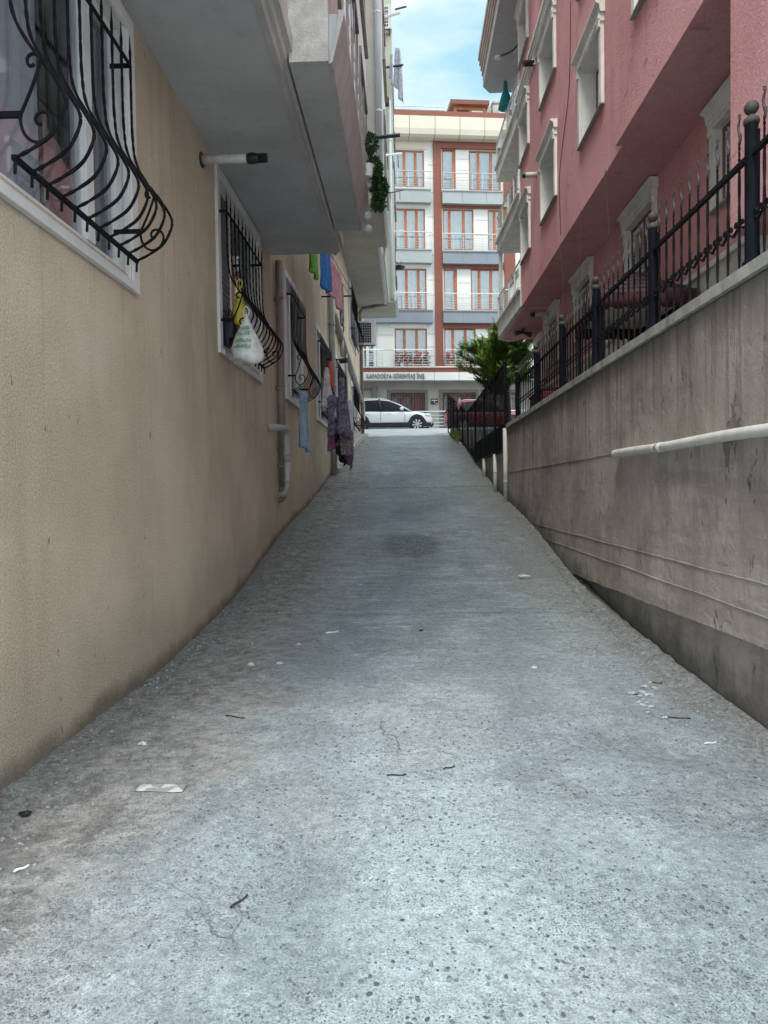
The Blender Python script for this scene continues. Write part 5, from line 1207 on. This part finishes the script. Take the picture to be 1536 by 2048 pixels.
cloth('blouse', 'pink cloth hanging on the far side of the blue top', 'pinkc', [(-1.52,14.35,6.35),(-1.45,15.0,6.3),(-1.38,15.6,6.3)], lambda s: .75+.12*s, GRP, ph=2, fold=.025)
cloth('scarf', 'thin patterned pinkish cloth at the far end of the washing line', 'greyfl', [(-1.46,15.7,6.3),(-1.44,16.1,6.28),(-1.42,16.5,6.3)], lambda s: .6+.5*s, GRP, ph=3, fold=.02)
DR = thing('clothes_rack', 'thin clothes line and arms on the tan wall carrying the green, blue and pink clothes', 'clothes line', (-2.0,14.5,6.3))
b = MB(); b.tube([(-1.70,12.2,6.24),(-1.36,17.2,6.33)], .006, 5); b.tube([(-1.58,12.2,6.24),(-1.26,17.2,6.33)], .006, 5); b.build('line', M['tip'], DR)
for y in (12.2,17.2): b = MB(); b.box(-2.0,-1.25,y-.015,y+.015,6.22,6.25); b.build('arm', M['iron'], DR)
cloth('trousers', 'light blue trousers hanging from the third window grille', 'jeans', [(-1.80,11.92,3.26),(-1.73,12.02,3.25),(-1.66,12.1,3.23)], lambda s: .92+.10*s, GRP, taper=-.25, fold=.035, n=12)
# heap of washing on the fourth grille
X0_ = -1.56
cloth('shirt', 'lilac shirt hanging on the near side of the fourth window grille', 'lilac', [(-1.76,15.75,3.62),(-1.62,15.85,3.70),(-1.46,15.9,3.60)], lambda s: .80+.12*math.sin(s*5), GRP, ph=.5, fold=.045)
cloth('dress', 'purple-grey patterned dress hanging from the fourth grille in front of the lilac shirt', 'lilac', [(-1.44,15.55,4.0),(-1.38,15.6,4.04),(-1.32,15.65,3.95)], lambda s: 1.2+.12*s, GRP, taper=-1.1, ph=1.5, fold=.04)
cloth('cloth', 'magenta cloth hanging under the lilac shirt', 'magenta', [(-1.74,15.85,2.85),(-1.62,15.9,2.85),(-1.52,15.95,2.85)], lambda s: .42-.15*s, GRP, ph=2.5, fold=.03)
cloth('cloth', 'black cloth hanging between the magenta cloth and the flowered cloth', 'blackc', [(-1.58,15.9,2.9),(-1.48,15.95,2.9),(-1.38,16.0,2.9)], lambda s: .50+.30*s, GRP, ph=3.3, fold=.04, taper=.3)
cloth('skirt', 'grey flowered skirt with dark purple hem hanging lowest of the washing', 'greyfl', [(-1.44,15.8,2.92),(-1.33,15.85,2.92),(-1.20,15.9,2.86)], lambda s: .56, GRP, ph=4.1, fold=.045)
cloth('cloth', 'dark purple cloth under the grey flowered skirt', 'purple', [(-1.42,15.85,2.42),(-1.30,15.9,2.42),(-1.18,15.95,2.38)], lambda s: .18+.20*s, GRP, ph=5, fold=.03, taper=.4)
cloth('sheet', 'white cloth stuffed behind the scroll of the fourth grille', 'whitec', [(-1.82,15.8,4.15),(-1.74,15.82,4.30),(-1.66,15.85,4.05)], lambda s: .80+.1*s, GRP, taper=-.9, ph=.9, fold=.05)
cloth('cloth', 'orange-red cloth hanging inside the fourth window grille', 'red', [(-1.75,16.4,4.45),(-1.72,16.45,4.55),(-1.69,16.5,4.45)], lambda s: .55, GRP, taper=.5, ph=2)
cloth('towel', 'small white towel hung among the purple washing', 'whitec', [(-1.30,15.75,3.55),(-1.25,15.8,3.58),(-1.20,15.85,3.5)], lambda s: .45+.2*s, GRP, ph=1.2, fold=.03)
def bag(name, label, mat, c, w_, d_, h, apex, print_=None, grp=None):
    T = thing(name, label, 'bag', c, 0, grp); b = MB(); vs = []; n = 28; prof_ = [(0,.05),(.015,.75),(.06,.97),(.16,1),(.32,.92),(.5,.72),(.66,.5),(.82,.28),(.92,.14),(1,.05)]
    for z,r_ in prof_:
        for k in range(n):
            a = 2*math.pi*k/n; cr_ = 1+.07*math.sin(3*a+z*6)+.05*math.sin(7*a+z*3)*min(1,z*3)+.03*math.sin(13*a)
            vs.append((math.cos(a)*w_/2*r_*cr_, math.sin(a)*d_/2*r_*cr_, z*h+.02*math.sin(2*a)*(1-z)))
    b.add(vs, [(i*n+k,i*n+(k+1)%n,(i+1)*n+(k+1)%n,(i+1)*n+k) for i in range(len(prof_)-1) for k in range(n)]+[tuple(range(n-1,-1,-1))])
    b.build('sack', M[mat], T, smooth=True, local=True)
    b = MB()
    for s in (1,-1): b.tube(catmull([(s*.02,0,h*.95),(s*.03,.005,h*1.08),(0,.0,h*1.16)],4), .008, 5)
    b.build('handle', M[mat], T, local=True)
    if print_: print_(T, w_, d_, h)
    return T
def green_print(T, w_, d_, h):
    b = MB(); random.seed(4)
    for r_,(z,k) in enumerate(((.66,.48),(.55,.64),(.40,.82),(.28,.92))):
        x = -k*w_*.36
        while x < k*w_*.22:
            ww = random.uniform(.014,.026); hh = random.uniform(.022,.04); y = -d_/2*(1.06*k+.03)*max(.2,(1-(x/(w_*.5))**2))**.5-.006
            b.box(x,x+ww*.35,y-.004,y,z*h,z*h+hh); b.box(x,x+ww,y-.004,y,z*h+hh*.8,z*h+hh); b.box(x+ww*.7,x+ww,y-.004,y,z*h+hh*.1,z*h+hh*.6); x += ww+.008
    b.build('print', M['bagg'], T, local=True)
def red_print(T, w_, d_, h):
    b = MB(); b.prism([(-.09,h*.42),(.0,h*.44),(.02,h*.56),(-.08,h*.58)], 1, -d_/2*1.05-.006, -d_/2*1.0); b.build('print', M['red'], T, local=True)
bag('carrier_bag', 'white carrier bag with green print hanging from the second window grille', 'bagw', (-1.66,7.46,2.90), .33, .24, .52, None, green_print)
bag('carrier_bag', 'yellow plastic bag stuffed inside the second window grille', 'bagy', (-1.80,7.78,3.35), .16, .20, .46, None)
bag('carrier_bag', 'white carrier bag with red mark hanging from the fifth window grille', 'bagw', (-1.64,19.85,2.78), .30, .28, .52, None, red_print)
bag('sponge_packet', 'yellow and blue packet lying low inside the bulge of the second grille', 'bagy', (-1.78,8.55,3.27), .09, .16, .15, None)
for k,(x,y,z,s,lb) in enumerate(((-1.92,7.78,3.16,1.0,'dark blue pot with dry stalks on the sill of the second window'),(-1.93,8.05,3.2,.8,'smaller dark pot behind the dark blue pot on the second window sill'))):
    T = thing('plant_pot', lb, 'pot', (x,y,z)); b = MB(); b.lathe([(.07*s,0),(.10*s,.30*s),(.105*s,.31*s),(.08*s,.31*s)], (0,0,0), 14); b.build('pot', M['potdark'], T, local=True)
    b = MB()
    for j in range(14): a = random.uniform(0,6.3); b.tube(catmull([(0,0,.28*s),(.06*math.cos(a),.06*math.sin(a),.38*s),(.15*math.cos(a),.15*math.sin(a),random.uniform(.32,.5)*s)],4), .004, 4)
    b.build('stalks', M['bark'], T, local=True)
# air conditioners
def ac(label, loc, rz, W=.8, H=.56, D=.3, grid=False):
    T = thing('air_conditioner', label, 'air conditioner', loc, rz); b = MB(); b.box(-W/2,W/2,-D/2,D/2,0,H); b.build('casing', M['pvc'], T, local=True, bevel=.015)
    b = MB()
    if grid:
        for i in range(5):
            for j in range(6): b.box(-W*.42+i*W*.135,-W*.42+i*W*.135+W*.09,-D/2-.008,-D/2-.001,H*.1+j*H*.14,H*.1+j*H*.14+H*.1)
    else:
        b.box(-W*.42,W*.25,-D/2-.006,-D/2-.001,H*.08,H*.92)
    gr = b.build('grille', M['black'], T, local=True)
    if not grid:
        b = MB()
        for j in range(9): z = H*.1+H*.82*j/8; b.tube([(-W*.42,-D/2-.012,z),(W*.25,-D/2-.012,z)], .005, 4)
        for j in range(7): x = -W*.42+W*.67*j/6; b.tube([(x,-D/2-.012,H*.08),(x,-D/2-.012,H*.92)], .005, 4)
        b.build('guard', M['pvc'], gr, local=True)
    b = MB()
    for s in (-.3,.3): b.box(s*W-.02,s*W+.02,-D/2-.06,D/2+.12,-.05,-.01)
    b.box(-W*.4,W*.4,-D/2-.03,-D/2,-.05,-.012); b.build('bracket', M['tip'], T, local=True)
ac('air conditioner beyond the upper grille at the far end of the tan wall', (-1.55,28.6,7.35), R(8), .78, .95, .34)
ac('air conditioner high up on the pale green end bay of the left block', (-.63,29.68,20.35), 0, .56, .98, .3, True)
t = thing('air_conditioner', 'dark underside of an air conditioner above the left balcony', 'air conditioner', (-.72,8.3,8.0)); b = MB(); b.box(-.93,-.48,7.95,8.75,8.02,8.6); b.build('casing', M['greyband'], t, bevel=.02); b = MB(); b.tube([(-.9,7.7,7.8),(-.55,7.7,7.8)], .16, 16); b.tube([(-.9,7.7,7.8),(-.9,7.7,8.0)], .03, 6); b.build('drain_tray', M['greyband'], t)
# poles and racks sticking out of the far left facade
def rack(name, label, p, q, r_, mat, arms=0):
    T = thing(name, label, 'clothes rack', p); b = MB(); b.tube([p,q], r_, 6); b.build('pole', M[mat], T)
    if arms:
        b = MB(); v = Vector(q)-Vector(p)
        for k in range(arms): o_ = Vector(p)+v*((k+.6)/(arms+.3)); b.tube([o_, o_+Vector((0,.9,-.02))], r_*.4, 4); b.tube([o_,o_+Vector((0,0,-.08))], r_*.4, 4)
        b.build('line', M['tip'], T)
P3 = lambda u,v,y: ony(u,v,y)
rack('black_pole', 'black pole sticking out over the alley above the balcony plant', P3(724,278,10.2), P3(800,270,10.2), .026, 'black')
rack('clothes_rack', 'white clothes rack below the black pole on the left facade', P3(768,311,21.5), P3(803,307,22.5), .035, 'pvc', 3)
rack('clothes_rack', 'grey clothes rack lowest on the pale left facade', P3(775,387,29), P3(806,380,30), .03, 'tip', 3)
rack('clothes_rack', 'white rod highest on the left facade against the sky', P3(761,36,22.7), P3(800,25,22.7), .045, 'pvc', 0)
rack('clothes_rack', 'grey rod with a short spike against the sky at the top of the left block', P3(790,19,30), P3(813,13,30), .035, 'tip', 0)
rack('clothes_rack', 'grey rod carrying white laundry on the pale green end bay', P3(771,135,29.6), P3(806,130,29.2), .04, 'tip', 0)
for k,(u0,u1,v0,v1,lb,mt) in enumerate(((780,785,106,168,'narrow pale laundry nearest the wall on the high rod','greyc'),(790,800,95,204,'long pale laundry with pointed lower end hanging against the sky','greyc'))):
    a = P3(u0,v0,29.4); c = P3(u1,v0+2,29.3); z1 = P3(u1,v1,29.3).z
    cloth('laundry', lb, mt, [a,a.lerp(c,.5),c], lambda s: (a.z-z1)*(.62+.38*s), 'laundry on the high rod', ph=k*2., fold=.05, taper=-.5)
t = thing('floodlight', 'black floodlight on the pale facade high on the left', 'light', P3(770,202,25)); b = MB(); p = P3(768,202,25); q = P3(778,202,25); b.box(p.x,q.x,24.9,25.2,p.z-.1,p.z+.1); b.build('lamp_head', M['black'], t, bevel=.02); b = MB(); b.box(-.8,p.x+.02,25.0,25.08,p.z+.02,p.z+.08); b.build('bracket', M['black'], t)
t = thing('floodlight', 'small black floodlight on the tan wall beside the fifth window', 'light', (-1.98,20.3,5.25)); b = MB(); b.tube([(-1.85,20.3,5.25),(-1.62,20.2,5.25)], .075, 12); b.build('lamp_head', M['black'], t); b = MB(); b.box(-1.99,-1.8,20.27,20.33,5.27,5.31); b.build('bracket', M['black'], t)
t = thing('satellite_dish', 'dark dish on an arm at the far left corner of the left block', 'dish', P3(795,537,31)); p = P3(797,537,31); b = MB(); b.lathe([(.02,-.06),(.2,-.02),(.30,.06),(.29,.065),(.18,.0),(.02,-.04)], p, 18); b.build('dish', M['black'], t, smooth=True); b = MB(); b.tube([p, P3(787,541,31)], .03, 6); b.tube([p+Vector((0,0,.05)),p+Vector((.15,-.1,.3))], .012, 5); b.tube([p+Vector((.08,0,.05)),p+Vector((-.12,0,.34))], .012, 5); b.build('arm', M['tip'], t)

# ================================================================ LITTER
random.seed(21)
def on_ramp(u, v):
    d = ray(u, v); t = 1.0
    for _ in range(60):
        p = EYE+d*t; f = p.z-ramp_z(p.x, p.y)
        t += f/(-(d.z)+.15)*.8 if abs(f) > 1e-4 else 0
    return EYE+d*t
def sheet(u, v, w_, h_, rz, label, mat, name='paper', curl=.006):
    p = on_ramp(u, v); T = Matrix.Rotation(rz, 3, 'Z'); b = MB(); vs = []; n = 8
    for i in range(n+1):
        for j in range(n+1):
            q = T @ Vector(((i/n-.5)*w_,(j/n-.5)*h_,0)); x, y = p.x+q.x, p.y+q.y
            vs.append((x,y,ramp_z(x,y)+.005+curl*(1+math.sin(i*.9+j*.6))))
    b.add(vs,[(i*(n+1)+j,(i+1)*(n+1)+j,(i+1)*(n+1)+j+1,i*(n+1)+j+1) for i in range(n) for j in range(n)]); o = b.build(name, mat, smooth=True); o.modifiers.new('th','SOLIDIFY').thickness = .003
    return tag(o, label, 'litter')
m, n_, l_, b_ = new_mat('dirty_card'); g = G(m); l_.new(g.mix(g.ramp(g.noise(9,4,.5,loc=(2,4,0)),.46,.54), (.44,.46,.46), (.22,.225,.22)), b_.inputs['Base Color']); b_.inputs['Roughness'].default_value = .7; M['card'] = m
sheet(323,1577,.232,.085,-.02,'pale card sheet with grey stains lying flat near the left of the ramp',M['card'],'card',.001)
def twig(u, v, L_, a, label, mat='bark', r_=.004):
    p = on_ramp(u, v); pts = []
    for k in range(6): t = k/5-.5; x = p.x+math.cos(a)*L_*t; y = p.y+math.sin(a)*L_*t+.012*L_*10*(t*t)*.3; pts.append((x,y,ramp_z(x,y)+.006+.003*math.sin(k*1.3)))
    b = MB(); b.tube(pts, r_, 5); tag(b.build('twig' if mat == 'bark' else 'stick', M[mat], smooth=True), label, 'litter')
twig(478,1806,.085,1.0,'dark twig standing out on the pale concrete below the centre of the ramp'); twig(793,1552,.10,.15,'crooked dark twig in the middle of the ramp'); twig(898,1537,.075,.6,'short dark twig right of the crooked one in the middle of the ramp')
twig(1352,1437,.17,-.35,'long thin twig beside the broken mortar edge on the right'); twig(470,1435,.14,-.3,'dark bent twig left of the centre, above the card sheet'); twig(43,1740,.06,1.0,'white paper stick near the left border','bagw',.006); twig(742,1759,.022,1.1,'tiny white cigarette end in front of the pothole','bagw',.004); twig(664,1266,.13,.5,'grey paper strip lying across the ramp','towel',.01); twig(1421,1488,.07,.1,'white stick by the right wall','bagw',.006)
twig(1272,1390,.05,.4,'short brown stick by the crumbled edge on the right')
def stone(u, v, r_, label, mat, grp=None, name='stone'):
    p = on_ramp(u, v); b = MB(); b.ball((p.x,p.y,ramp_z(p.x,p.y)+r_*.35), r_, 8, sx=1.25, sy=.85, sz=.5, jit=.38); tag(b.build(name, mat), label, 'litter' if name != 'stone' else 'stone', grp)
M['crumb'] = mk('grey_mortar_crumb', (.33,.36,.375), .2, 30, .9)
M['chalk'] = mk('white_plaster_chip', (.48,.48,.46), .08, 20, .9)
stone(597,1291,.024,'white plaster lump left of the middle of the ramp',M['chalk']); stone(502,1331,.026,'pale lump of mortar nearest the tan wall',M['chalk']); stone(558,1329,.022,'small white chip between the white lump and the mortar lump',M['chalk']); stone(285,1490,.022,'pale pebble above the card sheet',M['chalk'])
stone(1047,1157,.06,'crumpled beige paper near the right edge of the ramp',M['soffit_far'],None,'crumpled_paper'); stone(1068,1337,.022,'flat white scrap of paper on the right half of the ramp',M['chalk'],None,'paper_scrap'); stone(843,1262,.018,'black lump in the middle of the ramp',M['black'],None,'lump'); stone(50,1632,.024,'black crumpled scrap near the left border',M['black'],None,'scrap'); stone(1314,1366,.03,'dark stone against the mortar edge',M['frame_dk'])
for k in range(16):
    stone(1285+random.gauss(8,16), 1405+random.gauss(0,26), random.uniform(.010,.022), 'crumbled mortar lump beside the broken edge on the right', M['crumb'], 'crumbled lumps beside the broken edge')
# loose gravel: too many to count
b = MB()
for k in range(4200):
    z_ = random.random()
    if z_ < .36: x, y = -1.97+abs(random.gauss(0,.26)), random.uniform(2.3,12)
    elif z_ < .60: x, y = 1.97-abs(random.gauss(.02,.28)), random.uniform(3.0,11)
    elif z_ < .68: x, y = random.gauss(-.42,.16), random.gauss(2.62,.12)
    else: x, y = random.uniform(-1.9,1.9), 1.7+random.random()**2*7
    if not -1.97 < x < 1.97: continue
    r_ = random.uniform(.0025,.007)*(1 if y < 5 else 1.5)*(1.0 if abs(x) < 1.3 else random.uniform(1,2.2)); z = ramp_z(x,y); o_ = len(b.v)
    vs = [Vector((x+r_*1.3*math.cos(a+z_*6)*random.uniform(.7,1.2), y+r_*math.sin(a+z_*6)*random.uniform(.7,1.2), z-.001)) for a in (0,1.26,2.5,3.8,5.0)]+[Vector((x,y,z+r_*.8))]
    b.add(vs, [(0,1,5),(1,2,5),(2,3,5),(3,4,5),(4,0,5)])
tag(b.build('gravel', mk('loose_gravel', (.17,.19,.205), .6, 60, .9)), 'loose grit scattered on the concrete ramp', 'gravel', kind='stuff')
